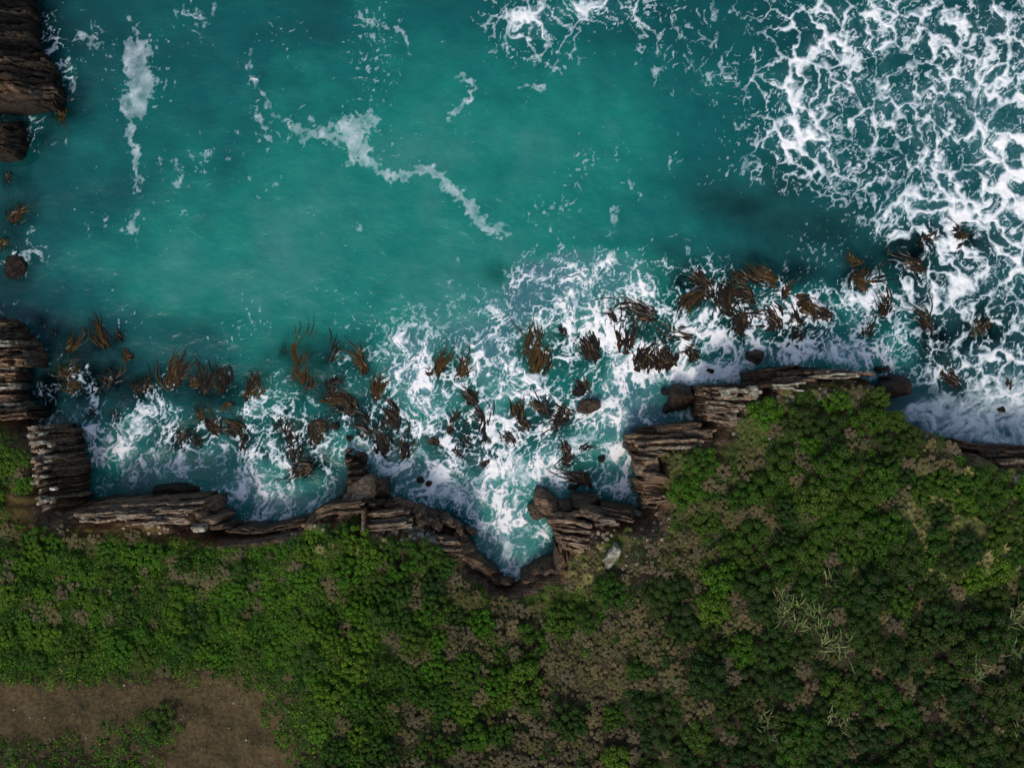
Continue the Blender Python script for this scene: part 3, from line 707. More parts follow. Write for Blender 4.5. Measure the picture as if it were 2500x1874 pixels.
# thick net on the open water, with finer webs inside its cells
gA = gate(strands(eA * 1.25, 0.42 * tO ** 1.4 * (0.72 + 0.9 * cl2 + 0.6 * cl3) + 0.045, 0.38), tO - 0.15 + 0.2 * cl2)
gA2 = gate(strands(eD * 0.6, 0.16 * tO ** 2 * (0.6 + 1.2 * cl2) + 0.015, 0.22), tO - 0.42 + 0.5 * cl2) - 0.10
# lace near the rocks: cells drawn out along the surge, plus free threads
gB = gate(strands(eB * 0.85, 0.34 * tS ** 2.0 * (0.55 + 1.3 * cl2) + 0.04, 0.22), tS - 0.13 + 0.3 * cl2)
gC = gate(strands(eC * 0.42, 0.15 * tS ** 2.0 * (0.5 + 1.2 * cl2) + 0.012, 0.16), tS - 0.45 + 0.5 * cl2)
r1 = np.abs(fbm(UX * 0.36, UY * 0.28, 68, 3, 0.45)) / 0.36
r2 = np.abs(fbm(UX * 0.7 + 9, UY * 0.5, 78, 3, 0.5)) / 0.7
gT = gate(strands(r1, 0.035 + 0.06 * tS + 0.24 * tS ** 3, 0.13), tS - 0.08 + 0.3 * cl2)
gU = gate(strands(r2, 0.02 + 0.04 * tS + 0.14 * tS ** 3, 0.11), tS - 0.14 + 0.4 * cl)
gV = gate(strands(r2, 0.05 * tO + 0.05, 0.16), tO - 0.14 + 0.4 * cl2) - 0.05
gH = np.minimum(1.15 * dH - 0.60 + 1.25 * fbm(UX * 0.5, UY * 0.62, 69, 5, 0.64), 0.45 + 0.8 * fbm(UX * 1.1, UY * 1.4, 87, 4, 0.6))
gL = np.minimum(0.95 * dL - 0.46 + 0.95 * fbm(X * 0.95 + w1x, Y * 0.95, 70, 5, 0.7), 0.17 + 0.3 * cl2)
halo = splats(wpx, wpy, [(px_, py_, 2.6 * hw_ + 16, 2.6 * hw_ + 16, .4 * a_) for pts_, hw_, a_ in LINES for px_, py_ in pts_])
gL = np.maximum(gL, np.minimum(0.8 * halo - 0.98 + 1.5 * fbm(X * 1.9 + w2x, Y * 1.9 + w2y, 84, 4, 0.65), 0.15))
fleck = fbm(X * 1.9 + w1x * 3 + w2x, Y * 1.9 + w2y, 74, 4, 0.62); patch = fbm(X * 0.11, Y * 0.11, 75, 4)
gK = np.minimum(2.2 * fleck + 1.7 * patch - 1.08, 0.16)
foam = np.maximum.reduce([gA, gA2, gB, gC, gT, gU, gV, gH, gL, gK])
foam = np.clip(foam, -1, 1)
wd, _, _ = coast_eval(X[::2, ::2], Y[::2, ::2])
WD = np.repeat(np.repeat(wd, 2, 0), 2, 1)[:X.shape[0], :X.shape[1]]
aer = np.clip(sstep(0.4, 1.0, tS) * 0.5 + dH * 0.4 + 0.15 * sstep(0.4, 0.9, tO), 0, 0.7)
TONE_S = [(500, 640, 260, 150, .6), (820, 480, 300, 200, .5), (1050, 380, 520, 330, .75), (650, 700, 330, 200, .7), (1250, 720, 380, 160, .8), (1750, 560, 150, 60, .35), (1000, 900, 400, 130, .6), (1560, 1000, 150, 120, .8), (650, 1180, 160, 100, .65), (1250, 1300, 130, 130, .6), (1500, 330, 260, 200, .45), (1850, 860, 250, 80, .5)]
tone = np.clip(0.12 + 0.66 * splats(px + 110 * w1x, py + 110 * w1y, TONE_S) + 0.22 * w1x + 0.10 * w2x + 0.35 * sstep(0.1, 0.6, dS), 0, 1)
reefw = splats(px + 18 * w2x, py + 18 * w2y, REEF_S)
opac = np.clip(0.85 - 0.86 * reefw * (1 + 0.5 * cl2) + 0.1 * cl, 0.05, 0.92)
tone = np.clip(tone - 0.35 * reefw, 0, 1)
Zw = 0.05 * w2x + 0.32 * fbm(X * 0.12, Y * 0.17, 79, 3) + 0.10 * np.clip(foam, 0, 1) * (0.5 + w3x)
edge = np.minimum.reduce([X - wx[0], wx[-1] - X, Y - wy[0], wy[-1] - Y])
Zw *= sstep(0, 3, edge)
foam = foam - 0.6 * (1 - sstep(0, 4, edge))
nw = np.arange(X.size).reshape(X.shape)
wq = np.stack([nw[:-1, :-1], nw[:-1, 1:], nw[1:, 1:], nw[1:, :-1]], -1).reshape(-1, 4)
keep = (WD.ravel()[wq] < 1.6).any(1) | (Y.ravel()[wq] < wy[0] + SS * 1.5).any(1)
wq = wq[keep]
cnr = [nw[0, 0], nw[0, -1], nw[-1, -1], nw[-1, 0]]
used = np.unique(np.concatenate([wq.ravel(), cnr])); remap = np.full(X.size, -1); remap[used] = np.arange(len(used))
wco = np.stack([X.ravel(), Y.ravel(), Zw.ravel()], -1)[used]
e = len(wco)
ring = np.array([(-900, -900, 0), (900, -900, 0), (900, 900, 0), (-900, 900, 0)], float)
k0, k1, k2, k3 = remap[cnr]
wq = np.concatenate([remap[wq], [[e + 1, e + 2, k2, k1], [e + 2, e + 3, k3, k2], [e + 3, e, k0, k3]]])
P4 = lambda a, v: np.concatenate([a.ravel()[used], np.full(4, v)])
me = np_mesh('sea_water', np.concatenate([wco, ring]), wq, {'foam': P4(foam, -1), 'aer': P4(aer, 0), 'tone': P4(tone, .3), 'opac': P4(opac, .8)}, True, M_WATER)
tag(link('sea_water', me), 'teal sea with white foam nets and drifting spume lines', kind='structure')

# ------------------------------------------------------------------ rocks
_b = bmesh.new(); bmesh.ops.create_icosphere(_b, subdivisions=3, radius=1.0)
_b.verts.ensure_lookup_table()
ICO3 = (np.array([v.co[:] for v in _b.verts]), np.array([[v.index for v in f.verts] for f in _b.faces])); _b.free()
_b = bmesh.new(); bmesh.ops.create_icosphere(_b, subdivisions=2, radius=1.0)
_b.verts.ensure_lookup_table()
ICO2 = (np.array([v.co[:] for v in _b.verts]), np.array([[v.index for v in f.verts] for f in _b.faces])); _b.free()


def rock_verts(seed, dims, ico=ICO3, boxy=0.5, planes=12, rough=0.05):
    """a convex faceted stone: unit directions cut by random planes; boxy adds three pairs of flat sides"""
    r = np.random.default_rng(seed)
    d = ico[0]
    n = r.normal(size=(planes, 3)); n /= np.linalg.norm(n, axis=1)[:, None]
    off = r.uniform(0.72, 1.0, planes)
    bn = np.concatenate([np.eye(3), -np.eye(3)]) + r.normal(size=(6, 3)) * 0.14
    bn /= np.linalg.norm(bn, axis=1)[:, None]
    bo = np.full(6, 1.0 - 0.42 * boxy) * r.uniform(0.92, 1.08, 6)
    N = np.concatenate([n, bn]); O = np.concatenate([off, bo])
    dt = d @ N.T
    rad = np.where(dt > 0.05, O / np.maximum(dt, 0.05), 9).min(1)
    rad = np.minimum(rad, 1.12)
    v = d * rad[:, None] / (1.0 - 0.36 * boxy)
    v *= 1 + rough * fbm(d[:, 0] * 3 + seed, d[:, 1] * 3 + d[:, 2] * 2, seed, 3)[:, None] * 2
    return v * np.array(dims)


def block(parent, name, px_, py_, ztop, lx, ly, hz=1.2, rot=0, mat=M_ROCK, seed=None, boxy=0.8, tilt=0.06, rough=0.05):
    """angular block whose top centre is seen at px_, py_; lx, ly full size in photo pixels, hz half height in metres"""
    seed = seed or int(px_ * 7 + py_ * 13)
    if ztop is None:
        ztop = land(px_, py_)[2] + .28
    k = (CAM_H - ztop) / F
    x, y = W(px_, py_, ztop)
    v = rock_verts(seed, (lx * k / 2, ly * k / 2, hz), ICO3, boxy, 10, rough)
    me = np_mesh(name, v, ICO3[1], None, False, mat)
    o = link(name, me, parent)
    r = random.Random(seed)
    p = parent.location if parent else (0, 0, 0)
    o.location = (x - p[0], y - p[1], ztop - hz - p[2])
    o.rotation_euler = (r.uniform(-tilt, tilt), r.uniform(-tilt, tilt), math.radians(-rot))
    return o


def bed(parent, pts, wpx_, mat=M_ROCK, zbase=-1.5, seed=0, joint=1.6, rough=1.0, split=True):
    """one tilted rock bed: crest polyline of (px, py, z) and thickness in photo pixels; broken into joint blocks"""
    if split and wpx_ >= 11:
        q = random.Random(seed * 77 + int(pts[0][1]))
        dx_, dy_ = pts[-1][0] - pts[0][0], pts[-1][1] - pts[0][1]
        l_ = math.hypot(dx_, dy_) + 1e-6
        nx_, ny_ = -dy_ / l_, dx_ / l_
        k_ = max(2, int(round(wpx_ / 5.5)))
        for i_ in range(k_):
            t_ = (i_ + .5) / k_ - .5
            dz_ = q.uniform(-.3, .2) - (.9 if q.random() < .12 else 0); ex = q.uniform(-14, 6)
            pp = [(a_ + nx_ * t_ * wpx_, b_ + ny_ * t_ * wpx_, c_ + (dz_ if c_ > 0 else 0)) for a_, b_, c_ in pts]
            pp[-1] = (pp[-1][0] + dx_ / l_ * ex, pp[-1][1] + dy_ / l_ * ex, pp[-1][2])
            bed(parent, pp, wpx_ / k_ * q.uniform(.85, 1.35), mat if q.random() < .75 else (M_PALE if mat is M_ROCK else M_ROCK if mat in (M_WET, M_PALE) else mat), zbase, seed * 5 + i_, joint * q.uniform(.6, 1.2), rough, False)
        return
    r = np.random.default_rng(abs(seed * 1000 + int(pts[0][1] * 3 + pts[0][0])))
    P = np.array([(*W(a, b, c), c) for a, b, c in pts])
    seg = np.linalg.norm(np.diff(P, axis=0), axis=1); L = np.concatenate([[0], np.cumsum(seg)])
    n = max(6, int(L[-1] / 0.42))
    sv = np.linspace(0, L[-1], n)
    C = np.stack([np.interp(sv, L, P[:, i]) for i in range(3)], -1)
    dxy = P[-1, :2] - P[0, :2]; dxy /= np.linalg.norm(dxy) + 1e-9
    nrm = np.array([-dxy[1], dxy[0]])
    nb = int(L[-1] / joint) + 2
    jb = np.cumsum(r.uniform(0.5, 1.5, nb)); jb *= joint
    bi = np.searchsorted(jb, sv)
    bz_ = r.normal(size=nb + 2)[bi] * 0.17 * rough; bo_ = r.normal(size=nb + 2)[bi] * 0.06 * rough
    near = np.min(np.abs(sv[:, None] - jb[None, :]), axis=1) < 0.17
    hw = wpx_ / 2 * (CAM_H - C[:, 2]) / F * (1 + 0.16 * perlin(sv * 1.3, sv * 0 + seed + 0.5, 5))
    hw = np.where(near, hw * 0.8, hw)
    z = C[:, 2] + bz_ + 0.12 * perlin(sv * 2.1, sv * 0 + seed + 3.3, 6) * rough - np.where(near, 0.13, 0)
    off = bo_ + 0.10 * perlin(sv * 0.8, sv * 0 + seed + 7.7, 8)
    z[0] -= 0.3
    rings = []
    prof_ = [(-1.12, None), (-1.05, 0.45), (-0.98, -0.22), (-0.78, 0.0), (-0.1, 0.03), (0.72, 0.02), (0.98, -0.2), (1.05, 0.45), (1.12, None)]
    for k, (u, dz) in enumerate(prof_):
        nz = perlin(sv * 1.7 + k * 3.1, sv * 0 + seed * 0.7 + k, 9) * 0.09 * rough
        if dz is None:
            zz = np.full(n, zbase)
        elif dz > 0.3:
            zz = z - np.maximum(0.5 * (z - zbase), 0.3)
        else:
            zz = z + dz * np.minimum(1, hw / 0.5) + nz
        o_ = off + u * hw + nz
        rings.append(np.stack([C[:, 0] + nrm[0] * o_, C[:, 1] + nrm[1] * o_, zz], -1))
    V = np.stack(rings, 1)
    K = len(prof_)
    id_ = np.arange(n * K).reshape(n, K)
    q = np.stack([id_[:-1, :-1], id_[1:, :-1], id_[1:, 1:], id_[:-1, 1:]], -1).reshape(-1, 4)
    caps = []
    for row, fl in ((id_[0], False), (id_[-1], True)):
        for a in range(K // 2):
            f = [row[a], row[a + 1], row[K - 2 - a], row[K - 1 - a]]
            caps.append(f if fl else f[::-1])
    q = np.concatenate([q, caps])
    p = np.array(parent.location) if parent else np.zeros(3)
    me = np_mesh('rock_bed', V.reshape(-1, 3) - p, q, None, False, mat)
    return link('rock_bed', me, parent)


def cliff(px_, py_, label, group='cliffs and ledges of bedded rock'):
    x, y = W(px_, py_, 0)
    o = empty('sea_cliff', (x, y, 0))
    return tag(o, label, 'cliff', group)


def lerp(a, b, t):
    return a + (b - a) * t


# A: stack of tilted beds by the clifftop moss, west side of the bay
A = cliff(215, 1140, 'stacked brown rock beds dropping into the bay below the olive moss')
ys = [1046, 1062, 1080, 1095, 1111, 1122, 1136, 1152, 1168, 1183, 1197, 1209, 1221]
xr = [188, 200, 206, 207, 209, 212, 214, 215, 214, 213, 215, 220, 224]
wd_ = [17, 19, 17, 13, 11, 12, 16, 17, 14, 13, 12, 11, 12]
zt = [5.6, 6.4, 6.7, 6.2, 5.6, 6.6, 7.1, 7.2, 6.7, 7.0, 6.5, 6.9, 6.3]
for i, (y_, x_, w_, z_) in enumerate(zip(ys, xr, wd_, zt)):
    sk = lerp(-2, 24, i / 12)
    xa = 1250 - (1250 - x_) * CAM_H / (CAM_H - z_) * 1.0
    bed(A, [(lerp(62, 96, i / 12), y_ + sk * 0.9 + 4, z_ + .4), (xa - 12, y_ + sk * .5 + 2, z_), (xa + 4, y_ + sk * .42, z_ - .8), (x_ - 22, y_ + sk * .12, 2.2), (x_ - 2, y_ - 2, -0.8)], w_, M_ROCK, seed=i + 1)
for i in range(46):
    r = random.Random(1500 + i)
    u = r.random()
    j = min(12, int(u * 13))
    yy = ys[j] + lerp(-2, 24, u) * .8 + r.uniform(-5, 6)
    block(A, 'rock_block', r.uniform(70, 118) + 18 * u, yy, zt[j] + .22, r.uniform(8, 24), r.uniform(5, 10), .4, r.uniform(-14, 4), r.choice([M_LICHEN, M_LICHEN, M_PALE]), tilt=.2)
# B: beds at the cave further along the west shore
Bc = cliff(120, 850, 'brown rock ledge beds beside the black sea cave with golden kelp')
for i, (y_, x_, w_, z_) in enumerate([(800, 74, 26, 2.2), (824, 92, 26, 2.8), (846, 112, 22, 3.4), (862, 118, 15, 2.9), (876, 122, 14, 3.6), (888, 122, 12, 3.4)]):
    xa = 1250 - (1250 - x_) * CAM_H / (CAM_H - z_)
    bed(Bc, [(-60, y_ + 4, z_ + 1), (xa - 20, y_ + 1, z_ + .3), (xa, y_, z_ - .5), (x_, y_, -0.8)], w_, M_ROCK, seed=20 + i)
Bd = cliff(50, 950, 'pale lichened rock beds above the black sea cave water')
for i, (y_, z_) in enumerate([(838, 4.6), (860, 4.2), (880, 4.6), (900, 2.2), (915, 2.5), (928, 2.1), (941, 2.5), (956, 2.2), (972, 2.6), (988, 2.5), (1002, 3.0), (1016, 3.8)]):
    x_ = 62 + max(0, i - 8) * 9
    bed(Bd, [(-90, y_ + 4, z_ + .3), (x_ - 26, y_ + 1, z_), (x_ - 14, y_, z_ - .6), (x_, y_ - 2, -0.8)] if i > 2 else [(-90, y_ + 3, z_ + .3), (20, y_, z_), (40, y_, z_ - 1.5)], 14 if i > 2 else 20, [M_LICHEN, M_PALE, M_ROCK][i % 3], seed=40 + i)
# C: long ledge along the head of the bay
Cc = cliff(370, 1225, 'long dark ledge of thin rock beds along the head of the bay')
for i, (ya, yb, xa, xb, z_, m) in enumerate([(1224, 1211, 235, 492, 1.6, M_WET), (1236, 1218, 225, 494, 4.6, M_WET), (1248, 1229, 205, 496, 6.0, M_ROCK), (1258, 1243, 175, 490, 6.6, M_ROCK), (1268, 1256, 190, 470, 6.9, M_PALE), (1279, 1270, 300, 455, 7.0, M_PALE)]):
    bed(Cc, [(xa, ya, z_), (lerp(xa, xb, .5), lerp(ya, yb, .55), z_ + .2), (xb, yb, z_ - .3)], 14, m, seed=60 + i, joint=2.6, rough=.8)
for (a, b, z_, lx, ly, h_, m) in [(465, 1255, 6.2, 52, 34, 2.2, M_PALE), (492, 1240, 5.0, 44, 34, 2.4, M_ROCK), (505, 1275, 6.0, 60, 22, 2.4, M_ROCK), (520, 1262, 4.2, 44, 20, 2.2, M_WET), (530, 1290, 5.6, 56, 16, 2.4, M_WET), (480, 1290, 6.9, 30, 20, 1.0, M_LICHEN), (445, 1270, 6.8, 40, 22, 1.4, M_PALE)]:
    block(Cc, 'rock_block', a, b, z_, lx, ly, h_, -8, m)
# D: straight dark wall with pale stones on its lip
Dc = cliff(650, 1285, 'straight dark rock wall at the head of the bay, pale stones on its lip')
bed(Dc, [(548, 1291, 3.6), (640, 1296, 3.8), (752, 1274, 4.0)], 15, M_WET, seed=71, joint=3.5, rough=.6)
for i in range(22):
    r = random.Random(720 + i)
    u = r.random()
    block(Dc, 'rock_block', lerp(560, 756, u), float(np.interp(u, [0, .45, 1], [1306, 1306, 1288])) - 6 + r.uniform(-4, 6), None, r.uniform(5, 18), r.uniform(4, 8), .4, r.uniform(-20, 10), r.choice([M_LICHEN, M_PALE, M_PALE]), tilt=.25)
# E: stepped headland west of the narrow inlet
E = cliff(900, 1200, 'stepped brown headland with broken bedding blocks west of the narrow inlet')
for i, (x0, x1, y_, w_, z_) in enumerate([(840, 866, 1103, 15, 1.2), (840, 868, 1118, 15, 1.5), (842, 872, 1133, 14, 1.7), (846, 895, 1148, 15, 2.0), (848, 900, 1160, 14, 1.8), (846, 902, 1172, 14, 2.6)]):
    bed(E, [(x0, y_ + 2, z_), (x1, y_ - 3, z_ - .2)], w_, M_WET if i < 3 else M_ROCK, seed=80 + i, joint=.9)
block(E, 'rock_block', 880, 1122, 0.55, 34, 46, 1.2, 4, M_WET)
block(E, 'rock_block', 872, 1208, 5.0, 76, 62, 3.4, -32, M_PALE, boxy=.6)
block(E, 'rock_block', 846, 1226, 5.4, 34, 30, 3.0, -10, M_PALE, boxy=.5)
block(E, 'rock_block', 915, 1195, 2.6, 60, 46, 2.4, -10, M_WET, boxy=.6)
bed(E, [(772, 1256, 6.2), (800, 1241, 6.2), (850, 1240, 6.4), (884, 1236, 6.2)], 26, M_WET, seed=90, joint=3, rough=.6)
for i in range(16):
    r = random.Random(740 + i)
    u = r.random()
    block(E, 'rock_block', lerp(768, 882, u), float(np.interp(u, [0, .4, 1], [1272, 1258, 1256])) + r.uniform(-4, 8), None, r.uniform(7, 22), r.uniform(5, 10), .5, r.uniform(-25, 12), r.choice([M_LICHEN, M_PALE, M_PALE]), tilt=.25)
bed(E, [(886, 1240, 5.4), (888, 1262, 6.2), (886, 1296, 7.0)], 9, M_PALE, seed=92, joint=3, rough=.5)
for i in range(26):
    r = random.Random(900 + i)
    u = r.random()
    block(E, 'rock_block', lerp(896, 1020, u) + r.uniform(-6, 6), lerp(1226, 1246, u) + r.uniform(-12, 14), lerp(4.2, 3.4, u) + r.uniform(-1.0, .9), r.uniform(14, 30), r.uniform(10, 18), 1.3, r.uniform(-8, 12), r.choice([M_ROCK, M_WET, M_ROCK]))
bed(E, [(894, 1272, 5.6), (950, 1268, 5.8), (1000, 1262, 5.6)], 36, M_ROCK, seed=95, joint=5, rough=.5)
bed(E, [(892, 1290, 6.2), (950, 1286, 6.4), (1004, 1280, 6.2)], 16, M_ROCK, seed=96, joint=4, rough=.5)
block(E, 'rock_block', 1002, 1294, None, 60, 16, .7, -18, M_LICHEN)
block(E, 'rock_block', 962, 1297, None, 22, 16, .6, -12, M_LICHEN)
block(E, 'rock_block', 928, 1300, None, 22, 13, .6, -6, M_LICHEN)
block(E, 'rock_block', 908, 1306, None, 18, 13, .6, 6, M_PALE)
for i in range(34):
    r = random.Random(940 + i)
    u = r.random()
    block(E, 'rock_block', lerp(1015, 1140, u) + r.uniform(-10, 10), lerp(1256, 1306, u) + r.uniform(-16, 16), lerp(4.6, 3.6, u) + r.uniform(-1.4, 1.2), r.uniform(14, 32), r.uniform(10, 20), 1.5, r.uniform(0, 45), r.choice([M_ROCK, M_WET, M_WET]))
for (a, b, lx, ly, q) in [(1022, 1306, 30, 16, -5), (1046, 1310, 28, 18, 20), (1058, 1326, 20, 24, 30), (1064, 1346, 14, 20, 10), (1000, 1312, 22, 16, 0), (1034, 1322, 16, 12, 0), (984, 1318, 26, 22, 30)]:
    block(E, 'rock_block', a, b, None, lx * .8, ly * .8, .7, q, M_LICHEN, tilt=.25)
for i in range(6):
    bed(E, [(1068 + i * 4, 1316 + i * 10, 5.8 - i * .1), (1110 + i * 3, 1320 + i * 8, 5.0), (1148 + i * 4, 1326 + i * 9, 2.4)], 13, M_ROCK, seed=100 + i, joint=2.4)
block(E, 'rock_block', 1096, 1352, None, 42, 11, .6, 10, M_LICHEN)
for (a, b, z_, lx, ly, q) in [(1156, 1380, 3.6, 66, 40, 34), (1184, 1396, 3.0, 76, 36, 38), (1212, 1418, 2.6, 60, 24, 34), (1238, 1428, 2.6, 44, 14, 8)]:
    block(E, 'rock_block', a, b, z_, lx, ly, 3.2, q, M_WET, boxy=.4)
# F: ledges on the east side of the narrow inlet
Fc = cliff(1340, 1260, 'lichened layered rock ledges on the east side of the narrow inlet')
block(Fc, 'rock_block', 1322, 1206, 1.0, 38, 30, 1.6, 8, M_WET)
block(Fc, 'rock_block', 1332, 1232, 2.8, 64, 54, 3.0, 24, M_ROCK, boxy=.6)
block(Fc, 'rock_block', 1312, 1250, 2.0, 40, 46, 2.6, -20, M_WET, boxy=.6)
block(Fc, 'rock_block', 1382, 1238, 3.0, 40, 26, 2.6, 0, M_WET)
block(Fc, 'rock_block', 1432, 1228, 3.2, 76, 32, 3.2, -4, M_WET)
block(Fc, 'rock_block', 1412, 1216, 2.2, 30, 22, 2.2, 10, M_WET)
block(Fc, 'rock_block', 1448, 1258, 5.8, 66, 24, 1.6, 16, M_PALE)
bed(Fc, [(1470, 1243, 4.2), (1510, 1250, 4.6), (1555, 1256, 4.8)], 20, M_WET, seed=120, joint=4, rough=.5)
bed(Fc, [(1462, 1256, 5.4), (1500, 1262, 5.6), (1545, 1270, 5.8)], 14, M_WET, seed=121, joint=4, rough=.5)
block(Fc, 'rock_block', 1562, 1257, None, 30, 13, .8, 6, M_LICHEN)
for i, (x0, y0, x1, y1, z_) in enumerate([(1340, 1260, 1430, 1266, 5.2), (1336, 1272, 1440, 1284, 5.8), (1345, 1286, 1446, 1300, 6.0), (1352, 1300, 1446, 1316, 6.2), (1358, 1314, 1440, 1330, 6.2), (1440, 1272, 1512, 1276, 6.6), (1372, 1332, 1430, 1346, 6.4)]):
    bed(Fc, [(x0, y0, z_ - 2.4), (lerp(x0, x1, .2), lerp(y0, y1, .2), z_ - .8), (lerp(x0, x1, .5), lerp(y0, y1, .5), z_), (x1, y1, z_ + .3)], 13, [M_ROCK, M_ROCK, M_PALE][i % 3], seed=130 + i, joint=1.5)
bed(Fc, [(1362, 1320, 2.4), (1372, 1345, 3.4), (1376, 1378, 4.0)], 26, M_ROCK, seed=140, joint=3, rough=.7)
block(Fc, 'rock_block', 1374, 1376, 4.6, 40, 42, 3.2, 10, M_ROCK, boxy=.4)
for (a, b, z_, lx, ly, q, m) in [(1304, 1402, 2.8, 66, 34, -36, M_WET), (1338, 1392, 3.6, 76, 40, -14, M_WET), (1372, 1400, 4.2, 66, 34, 8, M_WET), (1288, 1416, 2.8, 44, 16, -28, M_ROCK), (1330, 1414, 3.6, 70, 16, -6, M_ROCK)]:
    block(Fc, 'rock_block', a, b, z_, lx, ly, 3.2, q, m, boxy=.4)
# G: rounded layers east of the foaming pool
G = cliff(1570, 1170, 'rounded brown rock layers standing over the foaming pool')
block(G, 'rock_block', 1596, 1146, 5.8, 76, 44, 4.4, 10, M_ROCK, boxy=.7)
block(G, 'rock_block', 1606, 1170, 6.2, 60, 26, 3.6, 14, M_ROCK, boxy=.7)
for i, (x0, y0, x1, y1, z_) in enumerate([(1548, 1178, 1612, 1190, 4.4), (1550, 1190, 1614, 1202, 4.0), (1570, 1206, 1618, 1208, 5.2), (1572, 1220, 1622, 1218, 5.4), (1568, 1234, 1606, 1232, 5.0)]):
    bed(G, [(x0, y0, z_ - 1.6), (lerp(x0, x1, .4), lerp(y0, y1, .4), z_), (x1, y1, z_ + .8)], 14, M_ROCK, seed=150 + i, joint=2)
# H: low slabs below the headland
Hc = cliff(1600, 1060, 'low flat rock slabs running into the surf below the headland')
for i, (x0, y0, x1, y1, z_, m, w_) in enumerate([(1556, 1056, 1660, 1046, 3.4, M_WET, 16), (1606, 1050, 1716, 1040, 4.2, M_ROCK, 18), (1650, 1058, 1752, 1066, 5.0, M_ROCK, 30), (1534, 1072, 1680, 1068, 4.4, M_ROCK, 16), (1530, 1084, 1560, 1090, 3.2, M_WET, 26), (1552, 1084, 1720, 1080, 5.4, M_PALE, 11), (1560, 1096, 1700, 1091, 5.8, M_PALE, 10), (1566, 1106, 1620, 1110, 5.6, M_ROCK, 14), (1552, 1116, 1604, 1120, 5.8, M_PALE, 12)]):
    bed(Hc, [(x0, y0, z_ - .6), (lerp(x0, x1, .3), lerp(y0, y1, .3), z_), (x1, y1, z_ + .4)], w_, m, seed=160 + i, joint=3, rough=.8)
# I: prow of thick beds on the headland
I_ = cliff(1760, 990, 'blocky prow of thick brown beds at the tip of the headland')
for i, (ya, yb, z_, w_, xa) in enumerate([(954, 962, 6.2, 20, 1708), (970, 980, 6.4, 16, 1710), (988, 998, 6.8, 22, 1708), (1006, 1020, 6.6, 16, 1704), (1020, 1036, 6.0, 14, 1710), (1032, 1050, 5.2, 12, 1736)]):
    bed(I_, [(xa, ya, .5), (xa + 4 + i, ya, 3.5), (xa + 12 + i, ya + 1, z_ - .4), (lerp(xa, 1810, .6), lerp(ya, yb, .6), z_), (1812, yb, z_ + .5)], w_, M_ROCK, seed=180 + i, joint=2.2)
bed(I_, [(1706, 948, 3.6), (1760, 946, 4.2), (1826, 944, 4.6)], 10, M_WET, seed=187, joint=4)
for i in range(10):
    r = random.Random(700 + i)
    block(I_, 'rock_block', r.uniform(1775, 1860), r.uniform(948, 972), 7.0, r.uniform(20, 40), r.uniform(10, 18), .9, r.uniform(-5, 12), r.choice([M_LICHEN, M_PALE]))
# J: dark ledge along the seaward edge
J = cliff(1900, 910, 'long dark ledge with pale cracked top along the headland edge')
for i, (x0, y0, x1, y1, z_, m, w_) in enumerate([(1828, 914, 1950, 902, 3.6, M_WET, 18), (1880, 902, 2020, 900, 3.0, M_WET, 12), (1830, 930, 1910, 930, 3.4, M_WET, 20), (1836, 944, 1900, 938, 5.6, M_WET, 12), (1900, 914, 2000, 912, 4.8, M_WET, 16), (1900, 930, 1990, 928, 5.6, M_ROCK, 16), (1990, 908, 2064, 904, 6.2, M_PALE, 12), (1985, 920, 2100, 916, 6.6, M_LICHEN, 12), (2060, 908, 2140, 913, 6.2, M_ROCK, 9), (1890, 944, 1960, 942, 6.6, M_LICHEN, 15)]):
    bed(J, [(x0, y0, z_ - .5), (lerp(x0, x1, .5), lerp(y0, y1, .5), z_), (x1, y1, z_)], w_, m, seed=200 + i, joint=1.8)
for i in range(40):
    r = random.Random(760 + i)
    u = r.random()
    x_ = lerp(1900, 2090, u); y_ = lerp(940, 930, u) + r.uniform(-6, 50) * (1 - .4 * u)
    block(J, 'rock_block', x_, y_, land(x_, y_)[2] + .3, r.uniform(10, 24), r.uniform(8, 15), .6, r.uniform(-10, 20), r.choice([M_LICHEN, M_PALE, M_PALE]))
# K: dark rock under the shrubs at the far end of the headland
K_ = cliff(2420, 1095, 'dark rock apron between white surf and seaward shrubs')
for i, (x0, y0, x1, y1, z_) in enumerate([(2332, 1082, 2400, 1094, 4.6), (2380, 1098, 2520, 1102, 3.6), (2400, 1114, 2560, 1112, 5.2), (2440, 1128, 2600, 1126, 6.2)]):
    bed(K_, [(x0, y0, z_), (lerp(x0, x1, .5), lerp(y0, y1, .5), z_), (x1, y1, z_)], 22, M_WET if i < 3 else M_ROCK, seed=220 + i, joint=3)
block(K_, 'rock_block', 2494, 1185, None, 40, 50, 1.4, 12, M_LICHEN, boxy=.7, rough=.14)
block(K_, 'rock_block', 2468, 1150, None, 34, 22, 1.2, 5, M_PALE, boxy=.7, rough=.14)

# L: dark outcrop at the other end of the bay
L = tag(empty('rock_outcrop', (*W(60, 150, 0), 0)), 'big dark bedded rock outcrop standing in the sea with hanging kelp', 'rock')
for i in range(14):
    y_ = -40 + i * 22
    x_ = float(np.interp(y_, [-60, 0, 110, 155, 215, 262], [70, 80, 92, 132, 152, 146]))
    z_ = [5.2, 5.8, 5.4, 6.2, 5.6, 6.4, 5.8, 5.2, 5.6, 4.8, 5.2, 4.4, 4.0, 2.8][i]
    xa = 1250 - (1250 - x_) * CAM_H / (CAM_H - z_)
    bed(L, [(-260, y_ - 26, z_ + 2.5), (-60, y_ - 10, z_ + 1.5), (xa - 30, y_ - 4, z_), (xa, y_, z_ - 1.2), (x_ - 14, y_ + 2, 1.8), (x_, y_ + 4, -.8)], 24, M_BLACK if i % 3 else M_WET, seed=240 + i, joint=1.4, rough=1.5)
L2 = tag(empty('rock_outcrop', (*W(30, 335, 0), 0)), 'low black rock beside the big bedded outcrop', 'rock')
